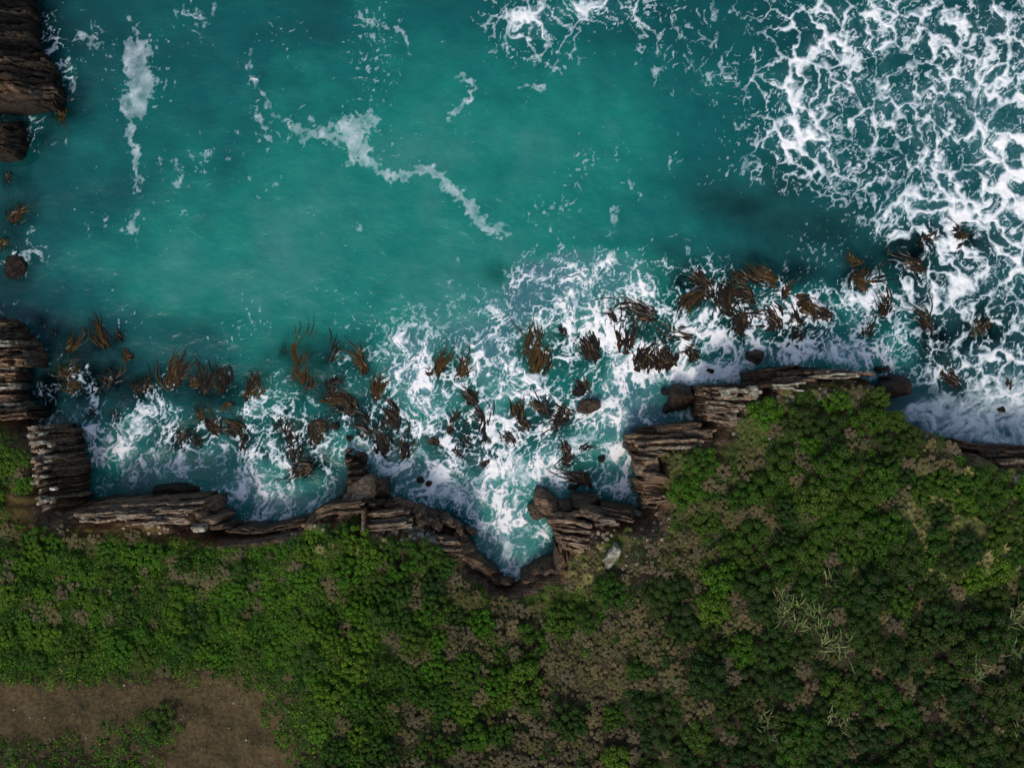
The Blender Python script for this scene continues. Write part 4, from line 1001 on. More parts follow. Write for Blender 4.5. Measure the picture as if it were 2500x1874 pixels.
for i in range(4):
    y_ = 306 + i * 20
    bed(L2, [(-200, y_, 3.4), (10, y_, 2.6), (44 + 8 * (i in (1, 2)), y_, 1.2), (62, y_, -.8)], 24, M_BLACK, seed=270 + i, joint=1.5, rough=1.4)

# boulders standing in the water
BOULD = [(1442, 992, 1.3, 62, 38, -4, M_WET, 'smooth oval brown boulder wrapped in foam amid the kelp'), (1415, 953, .7, 34, 34, 0, M_BLACK, 'small dark boulder ringed by curled kelp above the oval boulder'),
         (1850, 866, 1.5, 44, 42, 0, M_BLACK, 'round dark boulder in white surf off the headland ledge'), (2208, 944, 2.6, 74, 72, 20, M_BLACK, 'big black rounded boulder at the seaward corner of the headland'),
         (2168, 927, 1.0, 34, 26, 10, M_BLACK, 'small black rock wedged between big boulder and headland'), (1676, 976, 2.8, 66, 66, 0, M_BLACK, 'big rounded dark boulder against the blocky prow'),
         (1628, 956, .8, 20, 22, 0, M_BLACK, 'small round rock in foam off the prow boulder'), (1638, 1000, .7, 30, 34, 30, M_BLACK, 'low dark rock in foam beside the prow boulder'), (424, 1195, 1.1, 118, 34, -4, M_BLACK, 'long low dark rock lying against the bay ledge'),
         (816, 1042, .7, 22, 26, 0, M_BLACK, 'square dark rock tip beside curled kelp'), (848, 1074, .6, 20, 18, 0, M_BLACK, 'small square rock in foam off the stepped headland'), (1028, 1168, .5, 28, 20, 20, M_BLACK, 'small dark rock awash in the foam off the broken bedding blocks'),
         (1046, 1186, .5, 22, 20, 40, M_BLACK, 'tiny dark rock awash beside the stepped headland'), (1470, 1118, .4, 26, 18, 0, M_BLACK, 'flat dark rock awash in the pool foam'), (1398, 1190, .5, 36, 18, -10, M_BLACK, 'low dark rock awash north of the inlet ledges'),
         (2150, 905, .6, 30, 22, 0, M_BLACK, 'low kelp-covered rock at the end of the pale ledge'), (2450, 995, .4, 24, 22, 0, M_BLACK, 'small dark rock showing through the foam sheet'), (25, 650, .6, 60, 60, 0, M_BLACK, 'low dark rock with white foam lines near the bedded ledge'),
         (1735, 905, .5, 26, 16, 30, M_BLACK, 'small dark rock in milky surf beside the prow')]
for (a, b, z_, lx, ly, rt, m, lab) in BOULD:
    tag(block(None, 'boulder', a, b, z_, lx, ly, max(1.0, z_ + .9), rt, m, boxy=.25, tilt=.15, rough=.07), lab, 'boulder', 'boulders in the surf')
tag(block(None, 'boulder', 1497, 1360, land(1497, 1360)[2] + .5, 28, 66, .8, 28, M_LICHEN, boxy=.75, rough=.12), 'long pale lichened slab standing out of the moss above the inlet', 'boulder')

# ------------------------------------------------------------------ kelp
def frond(parent, x, y, ang, length, curl, w, r, mat, sub, flow):
    """one blade split into three long straps that drift together"""
    V, F_ = [], []
    n = 12
    ph = r.uniform(0, 6.28)
    zb = r.choice((-.2, -.1, -.03, .03, .07))
    for k in range(3):
        a = ang + r.uniform(-.22, .22); ln = length * r.uniform(.55, 1.0); st = ln / n
        p1 = flow + r.uniform(-.35, .35); p2 = r.uniform(0, 6.28); cu = curl + r.uniform(-.35, .35)
        fx, fy = r.uniform(-.08, .08), r.uniform(-.08, .08)
        b0 = len(V)
        for i in range(n + 1):
            t = i / n
            ww = w * (1.0 + 0.5 * math.sin(t * 3.1)) * (1 - t ** 1.6 * 0.95) * 0.55 + 0.003
            nx, ny = -math.sin(a), math.cos(a)
            z = zb + 0.08 * math.sin(ph + k + t * 6) - sub * t ** 1.4
            tw = 0.6 * math.sin(p2 + t * 5)
            V += [(fx + nx * ww, fy + ny * ww, z + ww * tw), (fx, fy, z + 0.025), (fx - nx * ww, fy - ny * ww, z - ww * tw)]
            a += cu / n + 2.3 * math.sin(p1 + t * 5.5) / n
            fx += math.cos(a) * st; fy += math.sin(a) * st
        for i in range(n):
            b = b0 + i * 3
            F_ += [(b, b + 3, b + 4, b + 1), (b + 1, b + 4, b + 5, b + 2)]
    me = np_mesh('frond', np.array(V), np.array(F_), None, True, mat)
    o = link('frond', me, parent)
    o.location = (x, y, 0)


def kelp(px_, py_, ang, len_px, n, spread, curl, kind, label):
    x, y = W(px_, py_, 0)
    o = empty('bull_kelp', (x, y, 0))
    tag(o, label, 'kelp', 'bull kelp streaming in the surf')
    r = random.Random(int(px_ * 31 + py_ * 17))
    L_ = len_px * CAM_H / F
    m = M_KELP if kind == 'g' else M_KELPD
    rad = min(0.42, 0.11 * L_)
    v = rock_verts(int(px_ + py_), (rad * 1.3, rad * .8, 0.3), ICO2, 0.1, 14, 0.3)
    hm = link('holdfast', np_mesh('holdfast', v, ICO2[1], None, False, M_KELPD), o)
    hm.location = (0, 0, -0.27)
    hm.rotation_euler[2] = r.uniform(0, 3)
    flow = r.uniform(0, 6.28)
    a0 = math.radians(ang)
    for i in range(int(n * 2.1)):
        a = math.radians(ang + spread * r.gauss(0, .32))
        e = abs(r.gauss(0, .2)) * L_; q = r.gauss(0, .085) * L_ * (1.6 if spread > 50 else 1)
        ln = L_ * (r.uniform(.45, .85) if r.random() < .6 else r.uniform(.85, 1.45))
        frond(o, e * math.cos(a0) - q * math.sin(a0), e * math.sin(a0) + q * math.cos(a0), a, ln, math.radians(curl) * r.uniform(.6, 1.3), r.uniform(.05, .125) * (1.1 if L_ > 2.5 else .9), r,
              m if r.random() < .8 else (M_KELPD if kind == 'g' else M_KELP), r.uniform(0, .35), flow)


for kk in KELP:
    kelp(*kk)

# ------------------------------------------------------------------ plants
def leaf_cloud(pos, nor, size, r, aspect=0.62, jit=0.55):
    """quads at pos facing roughly nor"""
    n = len(pos)
    N = nor + r.normal(size=(n, 3)) * jit
    N /= np.linalg.norm(N, axis=1)[:, None] + 1e-9
    a = np.cross(N, r.normal(size=(n, 3))); a /= np.linalg.norm(a, axis=1)[:, None] + 1e-9
    b = np.cross(N, a)
    sz = size * r.uniform(0.6, 1.35, n)[:, None]
    a = a * sz; b = b * sz * aspect
    V = np.stack([pos - a, pos + b * 0.9, pos + a, pos - b * 0.9], 1).reshape(-1, 3)
    Q = np.arange(n * 4).reshape(n, 4)
    return V, Q


def twig_cloud(pos, nor, size, r):
    """thin spiky twigs pointing outwards"""
    n = len(pos)
    d = nor * 0.55 + r.normal(size=(n, 3)) * 0.75
    d /= np.linalg.norm(d, axis=1)[:, None] + 1e-9
    a = np.cross(d, r.normal(size=(n, 3))); a /= np.linalg.norm(a, axis=1)[:, None] + 1e-9
    sz = size * r.uniform(0.7, 1.5, n)[:, None]
    w = a * size * 0.34
    V = np.stack([pos - d * sz - w, pos - d * sz * .2 + w * .2, pos + d * sz, pos - w * 1.0 + d * sz * .2], 1).reshape(-1, 3)
    return V, np.arange(n * 4).reshape(n, 4)


def lobes(r, n, big=1.0):
    L_ = []
    for i in range(400):
        if len(L_) >= n:
            break
        rho = math.sqrt(r.random()) * 0.84; th = r.random() * 6.283
        c = np.array([rho * math.cos(th), rho * math.sin(th), 0.18 + 0.42 * (1 - rho ** 2) + r.uniform(-.06, .1)])
        R_ = r.uniform(.13, .27) * big
        if all(np.hypot(*(c - q)[:2]) > 0.7 * (R_ + s_) for q, s_ in L_):
            L_.append((c, R_))
    return L_


def shrub_proto(seed, n_lobes, per, size, kind, big=1.0):
    r = np.random.default_rng(seed)
    L_ = lobes(r, n_lobes, big)
    P_, N_, T_ = [], [], []
    for c, R_ in L_:
        m = int(per * (R_ / .22) ** 2)
        d = r.normal(size=(m * 2, 3)); d /= np.linalg.norm(d, axis=1)[:, None]
        d = d[d[:, 2] > -0.25][:m]
        p = c + d * R_ * r.uniform(.86, 1.04, len(d))[:, None] * np.array([1, 1, .92])
        ok = np.ones(len(p), bool)
        for q, s_ in L_:
            if q is not c:
                ok &= np.linalg.norm(p - q, axis=1) > s_ * .9
        ok &= p[:, 2] > 0
        P_.append(p[ok]); N_.append(d[ok])
        T_.append(np.clip(r.uniform(.2, .8) * .5 + .5 * r.random(ok.sum()), 0, 1))
    P_ = np.concatenate(P_); N_ = np.concatenate(N_); T_ = np.concatenate(T_)
    V, Q = (leaf_cloud if kind == 'leaf' else twig_cloud)(P_, N_, size, r)
    fol = np_mesh('foliage', V, Q, {'tint': np.repeat(T_, 4), 'hue': np.zeros(len(V))}, False, None)
    fol.materials.append(None)
    SV, SF, k = [], [], 0
    for c, R_ in L_:      # dark core added in each head so gaps read shaded, and a limb from the root
        v = ICO1[0] * R_ * (.84 if kind == 'leaf' else .72) * np.array([1, 1, .92]) + c
        SV.append(v); SF.append(ICO1[1] + k); k += len(v)
        b0 = np.array([0, 0, -.1]); d = c - b0
        a = np.cross(d, [0, 0, 1.0]) if abs(d[0]) + abs(d[1]) > .01 else np.array([1., 0, 0]); a /= np.linalg.norm(a)
        b = np.cross(d, a); b /= np.linalg.norm(b)
        v = np.array([b0 + a * .05, b0 - a * .03 + b * .045, b0 - a * .03 - b * .045, c + a * .02, c - a * .01 + b * .02, c - a * .01 - b * .02])
        SV.append(v); SF.append(np.array([[0, 1, 4], [0, 4, 3], [1, 2, 5], [1, 5, 4], [2, 0, 3], [2, 3, 5]]) + k); k += 6
    stem = np_mesh('stem', np.concatenate(SV), np.concatenate(SF), None, True, M_BARK if kind == 'leaf' else M_TWIG)
    return fol, stem


_b = bmesh.new(); bmesh.ops.create_icosphere(_b, subdivisions=1, radius=1.0)
_b.verts.ensure_lookup_table()
ICO1 = (np.array([v.co[:] for v in _b.verts]), np.array([[v.index for v in f.verts] for f in _b.faces])); _b.free()

GPROTO = [shrub_proto(300 + i, [16, 22, 26, 18, 24, 30, 14, 20][i], 130, 0.046, 'leaf') for i in range(8)]
GROUND = [shrub_proto(330 + i, [9, 11, 13, 8, 12, 10][i], 105, 0.046, 'leaf', 1.55) for i in range(6)]
BPROTO = [shrub_proto(350 + i, [9, 13, 16, 11, 15][i], 150, 0.07, 'twig') for i in range(5)]

# where the shrubs stand (photo pixels): darts, big ones first
BROWN_S = [(1380, 1680, 190, 170, .8), (1250, 1500, 120, 50, .7), (1500, 1560, 130, 110, .6), (1560, 1420, 110, 70, .6), (970, 1560, 70, 50, .85), (1140, 1570, 70, 45, .85), (1010, 1800, 50, 60, .7), (760, 1385, 80, 35, .85), (480, 1400, 65, 38, .9),
           (220, 1440, 45, 50, .6), (90, 1500, 60, 26, .6), (190, 1345, 40, 20, .5), (2000, 1050, 60, 26, .8), (2090, 1065, 50, 35, .7), (2290, 1130, 60, 40, .55), (2180, 1235, 90, 25, .6), (1745, 1190, 80, 70, .5), (1990, 1165, 50, 25, .6), (1650, 1350, 90, 60, .4), (1870, 1280, 40, 40, .5),
           (640, 1480, 40, 40, .5), (900, 1330, 40, 20, .6), (1690, 1580, 90, 100, .4), (1960, 1640, 80, 50, .4), (1250, 1850, 150, 60, .6), (2350, 1700, 90, 80, .35), (2250, 1480, 60, 40, .35), (330, 1520, 60, 30, .4), (1080, 1430, 60, 30, .5)]
BARE_S = [(1450, 1310, 110, 50, .95), (1560, 1290, 70, 60, .7), (1500, 1390, 70, 60, .8), (1380, 1470, 90, 40, .85), (1240, 1455, 70, 22, .9), (1760, 1080, 60, 60, .8), (1680, 1110, 70, 30, .9), (1900, 960, 160, 34, .9), (1870, 1100, 40, 40, .6), (60, 1240, 80, 60, .95), (220, 1285, 170, 32, .95),
          (420, 1300, 170, 26, .95), (820, 1330, 90, 40, .7), (650, 1310, 110, 16, .9), (960, 1310, 90, 18, .8), (2020, 950, 70, 20, .6), (1560, 1480, 30, 30, .4), (1820, 1200, 40, 60, .35), (2080, 1350, 30, 60, .7), (1890, 1420, 20, 60, .6), (2340, 1245, 110, 45, .8, 25), (2430, 1330, 100, 45, .8, 30), (1700, 1170, 50, 40, .6), (1650, 1120, 60, 30, .8), (1830, 1060, 40, 50, .6), (1960, 1120, 30, 20, .5), (1580, 1420, 40, 40, .6), (1660, 1260, 30, 40, .5)] + [(a, b, c, d, f) for a, b, c, d, f in [(*q[:4], min(1, q[4] * 1.12)) for q in DIRT_S]]
FLAX = [(1905, 1465), (1925, 1485), (1955, 1470), (1975, 1500), (1905, 1500), (1950, 1530), (2000, 1540), (1995, 1500), (2040, 1570), (2075, 1560), (2055, 1600), (2012, 1575), (2018, 1420), (2370, 1620), (2385, 1650), (2480, 1490), (2460, 1515), (2475, 1585), (2030, 1755), (2055, 1770), (1865, 1755), (1875, 1785), (2490, 1790)]


def f1(fn, a, b, S_):
    return float(fn(np.array([float(a)]), np.array([float(b)]), S_)[0])


cells = {}
SHR = []
rr = random.Random(99)


def free(x, y, r_, f):
    i, j = int(x // 2), int(y // 2)
    for a in range(i - 2, i + 3):
        for b in range(j - 2, j + 3):
            for (x2, y2, r2) in cells.get((a, b), ()):
                if (x - x2) ** 2 + (y - y2) ** 2 < (f * (r_ + r2)) ** 2:
                    return False
    return True


def claim(x, y, r_):
    cells.setdefault((int(x // 2), int(y // 2)), []).append((x, y, r_))


for (a, b) in FLAX:
    x, y, z = land(a, b)
    claim(x, y, .8)
NC = 60000
cand = np.stack([RNG.uniform(-70, 2570, NC), RNG.uniform(900, 1960, NC)], -1)
zc = np.full(NC, 8.0)
for _ in range(7):
    kc = (CAM_H - zc) / F
    xc = (cand[:, 0] - CX) * kc; yc = (CY - cand[:, 1]) * kc
    zc = .5 * zc + .5 * zat(xc, yc)
kc = (CAM_H - zc) / F
xc = (cand[:, 0] - CX) * kc; yc = (CY - cand[:, 1]) * kc; zc = zat(xc, yc); dc = dat(xc, yc)
wc = WV[np.clip(((yc - GY0) / GS).astype(int), 0, Hn - 1), np.clip(((xc - GX0) / GS).astype(int), 0, Wn - 1)]
bareC = splats(cand[:, 0], cand[:, 1], BARE_S); brownC = splats(cand[:, 0] + 15 * RNG.normal(size=NC), cand[:, 1] + 15 * RNG.normal(size=NC), BROWN_S)
NB = len(cand)
for k in range(NB):
    a, b = cand[k]
    stage = k / NB
    base = 1.45 * (1 - stage) ** 2.6 + 0.34
    reg = 0.7 if a < 800 else (0.85 if a < 1250 else 1.0)
    r_ = min(base, 1.7) * reg * rr.uniform(.75, 1.15)
    x, y, z, d, wv = xc[k], yc[k], zc[k], dc[k], wc[k]
    if d < .8 + r_ * .7 or z < 2.8:
        continue
    if d < wv * .75 + .2 + r_ * .35:
        continue
    if a < 760 and b > 1620:
        r_ *= .4 + .4 * rr.random()
        if rr.random() < bareC[k] * 1.05 + .30 * float(sstep(1640, 1700, np.array([b]))[0]) * float(sstep(720, 600, np.array([a]))[0]):
            continue
    elif rr.random() < bareC[k] * 1.4 - .14:
        continue
    br = rr.random() < min(.9, brownC[k] * .95 + .08)
    if br:
        r_ = min(r_, .9) * .9
    if not free(x, y, r_, .6 if a < 1300 else .68):
        continue
    claim(x, y, r_)
    SHR.append((r_, x, y, z, a, b, br, d))
SHR.sort(key=lambda q: -q[0])


MARKS = [(215, 1140, 'the stacked bay beds'), (20, 950, 'the sea cave'), (370, 1240, 'the long bay ledge'), (650, 1290, 'the straight dark wall'), (830, 1260, 'the stepped headland'), (1030, 1300, 'the white lichened blocks'), (1150, 1370, 'the inlet mouth rocks'),
         (1250, 1430, 'the inlet head'), (1400, 1320, 'the inlet scree'), (1497, 1360, 'the lichened slab'), (1580, 1180, 'the foaming pool'), (1620, 1080, 'the flat surf slabs'), (1780, 1000, 'the blocky prow'), (1950, 930, 'the cracked pale ledge'), (2160, 930, 'the black corner boulder'),
         (2280, 1060, 'the seaward surf corner'), (2420, 1110, 'the dark rock apron'), (2400, 1290, 'the grassy knoll'), (2080, 1350, 'the grassy gully'), (1970, 1510, 'the big flax clump'), (2370, 1630, 'the half-buried flax'), (2475, 1540, 'the striped flax'), (2040, 1760, 'the drooping flax'), (1870, 1770, 'the drooping flax'),
         (560, 1790, 'the bare dirt'), (330, 1690, 'the bare dirt'), (60, 1740, 'the bare dirt')]


def place_of(a, b, d):
    q = min(MARKS, key=lambda m: (m[0] - a) ** 2 + (m[1] - b) ** 2)
    h = math.hypot(q[0] - a, q[1] - b)
    return ('close by ' if h < 90 else 'a few steps from ' if h < 180 else 'well off but nearest ' if h < 300 else 'deep in scrub, nearest ') + q[2]


def size_word(r_):
    return 'large' if r_ > 1.1 else ('medium' if r_ > .7 else 'small')


GM = {'bright green': M_BRIGHT, 'mid green': M_GREEN, 'dark green': M_DARK}
BM = {'beige brown': M_BROWN, 'grey brown': M_GREY}
cnt = {True: 0, False: 0}
HEADS = {True: sorted(len(p[1].polygons) for p in BPROTO)[2], False: sorted(len(p[1].polygons) for p in GPROTO + GROUND)[7]}
rest = []
for (r_, x, y, z, a, b, br, d) in SHR:
    if cnt[br] >= 295:
        rest.append((r_, x, y, z, a, b, br, d)); continue
    if a < -40 or a > 2540 or b > 1910:
        rest.append((r_, x, y, z, a, b, br, d)); continue
    cnt[br] += 1
    if br:
        fol, stem = BPROTO[rr.randrange(5)]
        w_ = rr.choice(list(BM)); m = BM[w_]
    else:
        fol, stem = GROUND[rr.randrange(6)] if rr.random() < (.75 if a > 1500 else .25) else GPROTO[rr.randrange(8)]
        pd = .06 + float(sstep(1350, 1700, np.array([a]))[0]) * (.22 + .6 * float(sstep(1330, 1560, np.array([b]))[0]))
        w_ = 'dark green' if rr.random() < pd else ('bright green' if rr.random() < (.72 if a < 900 else .25) else 'mid green')
        m = GM[w_]
    o = empty('twiggy_shrub' if br else 'leafy_shrub', (x, y, z - .05))
    o.rotation_euler[2] = rr.uniform(0, 6.28)
    flat = .62 if a < 800 else .85
    o.scale = (r_ * rr.uniform(.9, 1.12), r_ * rr.uniform(.9, 1.12), r_ * flat * rr.uniform(.9, 1.2))
    form = ('twiggy ' if br else 'leafy ') + ('many-headed shrub' if len(stem.polygons) > HEADS[br] else 'few-headed shrub')
    pl = place_of(a, b, d)
    tag(o, f'{size_word(r_)} {w_} {form} {pl}', 'shrub', f'{w_} shrubs {pl}')
    fo = link('foliage', fol, o)
    fo.material_slots[0].link = 'OBJECT'
    fo.material_slots[0].material = m
    link('stem', stem, o)

# the remaining small shrubs read as one thicket
CG = [np.array(c) for c in ((0.03, 0.095, 0.008), (0.042, 0.12, 0.008), (0.065, 0.125, 0.011), (0.02, 0.066, 0.009), (0.07, 0.17, 0.008))]
CB = [np.array(c) for c in ((0.22, 0.18, 0.085), (0.28, 0.225, 0.11), (0.19, 0.17, 0.07))]


def cloud_obj(name, parts, label):
    V = np.concatenate([p[0] for p in parts]); off = 0; Qs = []
    for p in parts:
        Qs.append(p[1] + off); off += len(p[0])
    C_ = np.concatenate([p[2] for p in parts])
    me = np_mesh(name, V, np.concatenate(Qs), {'col': C_}, False, M_VCOL)
    return tag(link(name, me), label, kind='stuff')


parts = []
cores = []
for (r_, x, y, z, a, b, br, d) in rest:
    n = int(min(260, 45 + 330 * r_ * r_))
    q = RNG.normal(size=(n, 3)); q[:, 2] = np.abs(q[:, 2]); q /= np.linalg.norm(q, axis=1)[:, None]
    ph = RNG.uniform(0, 6.28, 2)
    lump = 1 + .16 * np.sin(q[:, 0] * 6 + ph[0]) * np.cos(q[:, 1] * 6 + ph[1])
    p = q * (r_ * lump * RNG.uniform(.85, 1.05, n))[:, None] * np.array([1, 1, .75]) + np.array([x, y, z])
    c0 = CB[rr.randrange(3)] if br else (CG[(0, 3, 3, 1)[rr.randrange(4)]] * .9 if a > 1500 and b > 1400 else CG[(1, 2, 4, 4, 0)[rr.randrange(5)]] * 1.1 if a < 900 else CG[rr.randrange(5)])
    V, Q = (twig_cloud if br else leaf_cloud)(p, q, .075, RNG)
    C_ = np.repeat(c0[None] * RNG.uniform(.55, 1.45, n)[:, None], 4, 0)
    parts.append((V, Q, C_))
cloud_obj('shrubbery', parts, 'small green and brown shrubs filling the gaps of the clifftop thicket')

# low green cover and grass
def scatter(S_, n, xr, yr, thr):
    a = RNG.uniform(*xr, n); b = RNG.uniform(*yr, n)
    w_ = splats(a + 22 * fbm(a / 40, b / 40, 91, 3), b + 22 * fbm(a / 40 + 7, b / 40, 92, 3), S_)
    k = RNG.random(n) < sstep(thr, thr + .4, w_)
    a, b = a[k], b[k]
    z = np.full(len(a), 8.0)
    for _ in range(5):
        kx = (CAM_H - z) / F
        x = (a - CX) * kx; y = (CY - b) * kx
        z = .5 * z + .5 * zat(x, y)
    z = zat(x, y)
    ok = (dat(x, y) > 1.2) & (z > 2.4)
    return x[ok], y[ok], z[ok], a[ok], b[ok]


COVER_S = LAWN_S + [(1700, 1500, 900, 350, .55), (20, 1060, 60, 90, .9), (2000, 1100, 300, 150, .5)]
COVER_S = COVER_S + [(330, 1780, 400, 140, .55)]
x, y, z, a, b = scatter(COVER_S, 170000, (-60, 2560), (960, 1900), .3)
bare = splats(a, b, BARE_S)
bare = np.clip(bare + .35 * fbm(x * .5, y * .5, 94, 4, .6), 0, 1)
k = RNG.random(len(x)) > bare * .9
x, y, z, a, b = x[k], y[k], z[k], a[k], b[k]
pn = fbm(x * .35, y * .35, 93, 3)
pos = np.stack([x, y, z + .05 + RNG.uniform(0, .3, len(x)) * (1 + pn)], -1)
V, Q = leaf_cloud(pos, np.tile([0, 0, 1.0], (len(x), 1)), .085, RNG, .6, .6)
ci = np.clip(((pn + .5) * 5).astype(int), 0, 4)
C_ = np.stack([CG[i] for i in (3, 0, 1, 2, 4)])[ci] * RNG.uniform(.5, 1.4, len(x))[:, None]
C_ *= np.where(a < 850, 1.35, 1.0)[:, None]
dry = splats(a, b, DIRT_S) > .3 + .35 * RNG.random(len(x))
C_[dry] = np.array((.085, .085, .026)) * RNG.uniform(.5, 1.4, dry.sum())[:, None]
yel = RNG.random(len(x)) < np.where(a < 900, .012, .005)
C_[yel] = (.3, .24, .02)
me = np_mesh('ground_cover', V, Q, {'col': np.repeat(C_, 4, 0)}, False, M_VCOL)
tag(link('ground_cover', me), 'low green creeping cover with yellow flecks on the clifftop', kind='stuff')
# grass on the moss strips
x, y, z, a, b = scatter(MOSS_S, 90000, (-60, 2200), (980, 1560), .3)
n = len(x)
th = RNG.uniform(0, 6.28, n); ln = RNG.uniform(.1, .28, n)
dx, dy = np.cos(th) * ln * .8, np.sin(th) * ln * .8
p0 = np.stack([x, y, z - .02], -1)
wv_ = np.stack([-np.sin(th) * .02, np.cos(th) * .02, 0 * th], -1)
V = np.stack([p0 - wv_, p0 + wv_, p0 + np.stack([dx, dy, ln * .6], -1)], 1).reshape(-1, 3)
C_ = np.array((.06, .12, .012))[None] * RNG.uniform(.6, 1.5, n)[:, None]
me = np_mesh('grass', V, np.arange(n * 3).reshape(n, 3), {'col': np.repeat(C_, 3, 0)}, False, M_VCOL)
tag(link('grass', me), 'short bright grass on the mossy strips above the inlet and bay', kind='stuff')
# gravel on bare ground
x, y, z, a, b = scatter(DIRT_S + PALE_S, 30000, (-60, 2200), (900, 1900), .35)
n = len(x)
tv = np.array([(1, 0, -.3), (-.5, .87, -.3), (-.5, -.87, -.3), (0, 0, .8)])
sc_ = RNG.uniform(.015, .06, n)[:, None, None]
ang = RNG.uniform(0, 6.28, n)
R_ = np.stack([np.cos(ang), -np.sin(ang), 0 * ang, np.sin(ang), np.cos(ang), 0 * ang, 0 * ang, 0 * ang, 1 + 0 * ang], -1).reshape(n, 3, 3)
V = (np.einsum('nij,kj->nki', R_, tv) * sc_ + np.stack([x, y, z + .01], -1)[:, None]).reshape(-1, 3)
Fq = (np.array([[0, 1, 3], [1, 2, 3], [2, 0, 3]])[None] + (np.arange(n) * 4)[:, None, None]).reshape(-1, 3)
C_ = np.where(RNG.random(n)[:, None] < .12, np.array((.3, .26, .2))[None], np.array((.17, .115, .065))[None]) * RNG.uniform(.5, 1.3, n)[:, None]
me = np_mesh('gravel', V, Fq, {'col': np.repeat(C_, 4, 0)}, False, M_VCOL)
tag(link('gravel', me), 'loose pale gravel on the bare dirt and rock shelves', kind='stuff')

# tussocks
def tuss_proto(seed):
    r = np.random.default_rng(seed)
    V, Fs, T_ = [], [], []
    for i in range(170):
        th = r.uniform(0, 6.283); ln = r.uniform(.55, 1.0); b0 = r.uniform(0, .14)
        p = np.array([math.cos(th) * b0, math.sin(th) * b0, 0])
        o_ = np.array([math.cos(th), math.sin(th), 0]); s_ = np.array([-math.sin(th), math.cos(th), 0])
        out = r.uniform(.35, 1.0)
        pts = [p, p + o_ * out * .42 * ln + np.array([0, 0, .55 * ln]), p + o_ * out * .85 * ln + np.array([0, 0, .62 * ln]), p + o_ * out * 1.1 * ln + np.array([0, 0, .4 * ln])]
        k = len(V)
        for q, w_ in zip(pts[:3], (.03, .032, .024)):
            V += [q - s_ * w_, q + s_ * w_]
        V.append(pts[3])
        Fs += [(k, k + 1, k + 3), (k, k + 3, k + 2), (k + 2, k + 3, k + 5), (k + 2, k + 5, k + 4), (k + 4, k + 5, k + 6)]
        T_ += [r.random()] * 7
    me = np_mesh('blades', np.array(V), np.array(Fs), {'tint': np.array(T_), 'hue': np.zeros(len(V))}, False, None)
    me.materials.append(None)
    return me


TP = [tuss_proto(500 + i) for i in range(4)]
TZ = [(2200, 2520, 1150, 1420, 170, 's', 'straw-tipped tussock'), (1550, 1700, 1105, 1200, 40, 'o', 'olive tussock above the rounded layers'), (1800, 1930, 1030, 1130, 22, 'o', 'olive tussock on the blocky prow slope'), (770, 880, 1275, 1340, 20, 's', 'straw tussock on the stepped headland'),
      (1380, 1480, 1340, 1430, 16, 's', 'straw tussock above the inlet ledges'), (1850, 2120, 930, 985, 22, 'o', 'olive tussock among the cracked lichened blocks'), (870, 960, 1315, 1345, 8, 's', 'straw tussock behind the lichened blocks'), (1500, 1620, 1200, 1300, 14, 'o', 'olive tussock by the foaming pool rim'),
      (100, 760, 1320, 1480, 12, 's', 'pale straw tuft in low green cover'), (2060, 2110, 1290, 1420, 12, 'o', 'olive tussock in the grassy gully near the flax'), (1640, 1800, 1150, 1260, 14, 'o', 'olive tussock on the headland saddle')]
for (x0, x1, y0, y1, n, kd, lab) in TZ:
    r = random.Random(int(x0 + y0))
    for i in range(n):
        for _ in range(8):
            a, b = r.uniform(x0, x1), r.uniform(y0, y1)
            x, y, z = land(a, b)
            if float(dat(x, y)) > 1.6 and z > 3.0 and free(x, y, .25, .6):
                break
        else:
            continue
        claim(x, y, .3)
        o = empty('tussock', (x, y, z - .03))
        s_ = r.uniform(.4, .8) * (.62 if lab.startswith('pale') else 1)
        o.scale = (s_, s_, s_); o.rotation_euler[2] = r.uniform(0, 6.28)
        tag(o, lab + ' ' + place_of(a, b, 0), 'tussock', lab.replace('tussock', 'tussocks').replace('tuft', 'tufts'))
        bo = link('blades', TP[r.randrange(4)], o)
        bo.material_slots[0].link = 'OBJECT'
        bo.material_slots[0].material = M_TUSSP if kd == 's' and r.random() < .7 else M_TUSS

# flax: every sword leaf is its own part
def flax_leaf(seed):
    r = random.Random(seed)
    n = 8
    V = []
    el = r.uniform(.45, 1.1); bend = r.uniform(.5, 1.5)
    x = z = 0.0
    for i in range(n + 1):
        t = i / n
        w_ = .048 * (1 - t ** 2.2) * (.6 + 1.2 * min(t * 3, 1) * .5) + .004
        V += [(x, w_, z + .02), (x, 0, z - .02), (x, -w_, z + .02)]
        a = el - bend * t * t
        x += math.cos(a) / n; z += math.sin(a) / n
    Fs = []
    for i in range(n):
        b = i * 3
        Fs += [(b, b + 3, b + 4, b + 1), (b + 1, b + 4, b + 5, b + 2)]
    me = np_mesh('leaf', np.array(V), np.array(Fs), {'tint': np.full(len(V), r.uniform(.3, 1)), 'hue': np.full(len(V), r.random())}, True, M_FLAX)
    return me


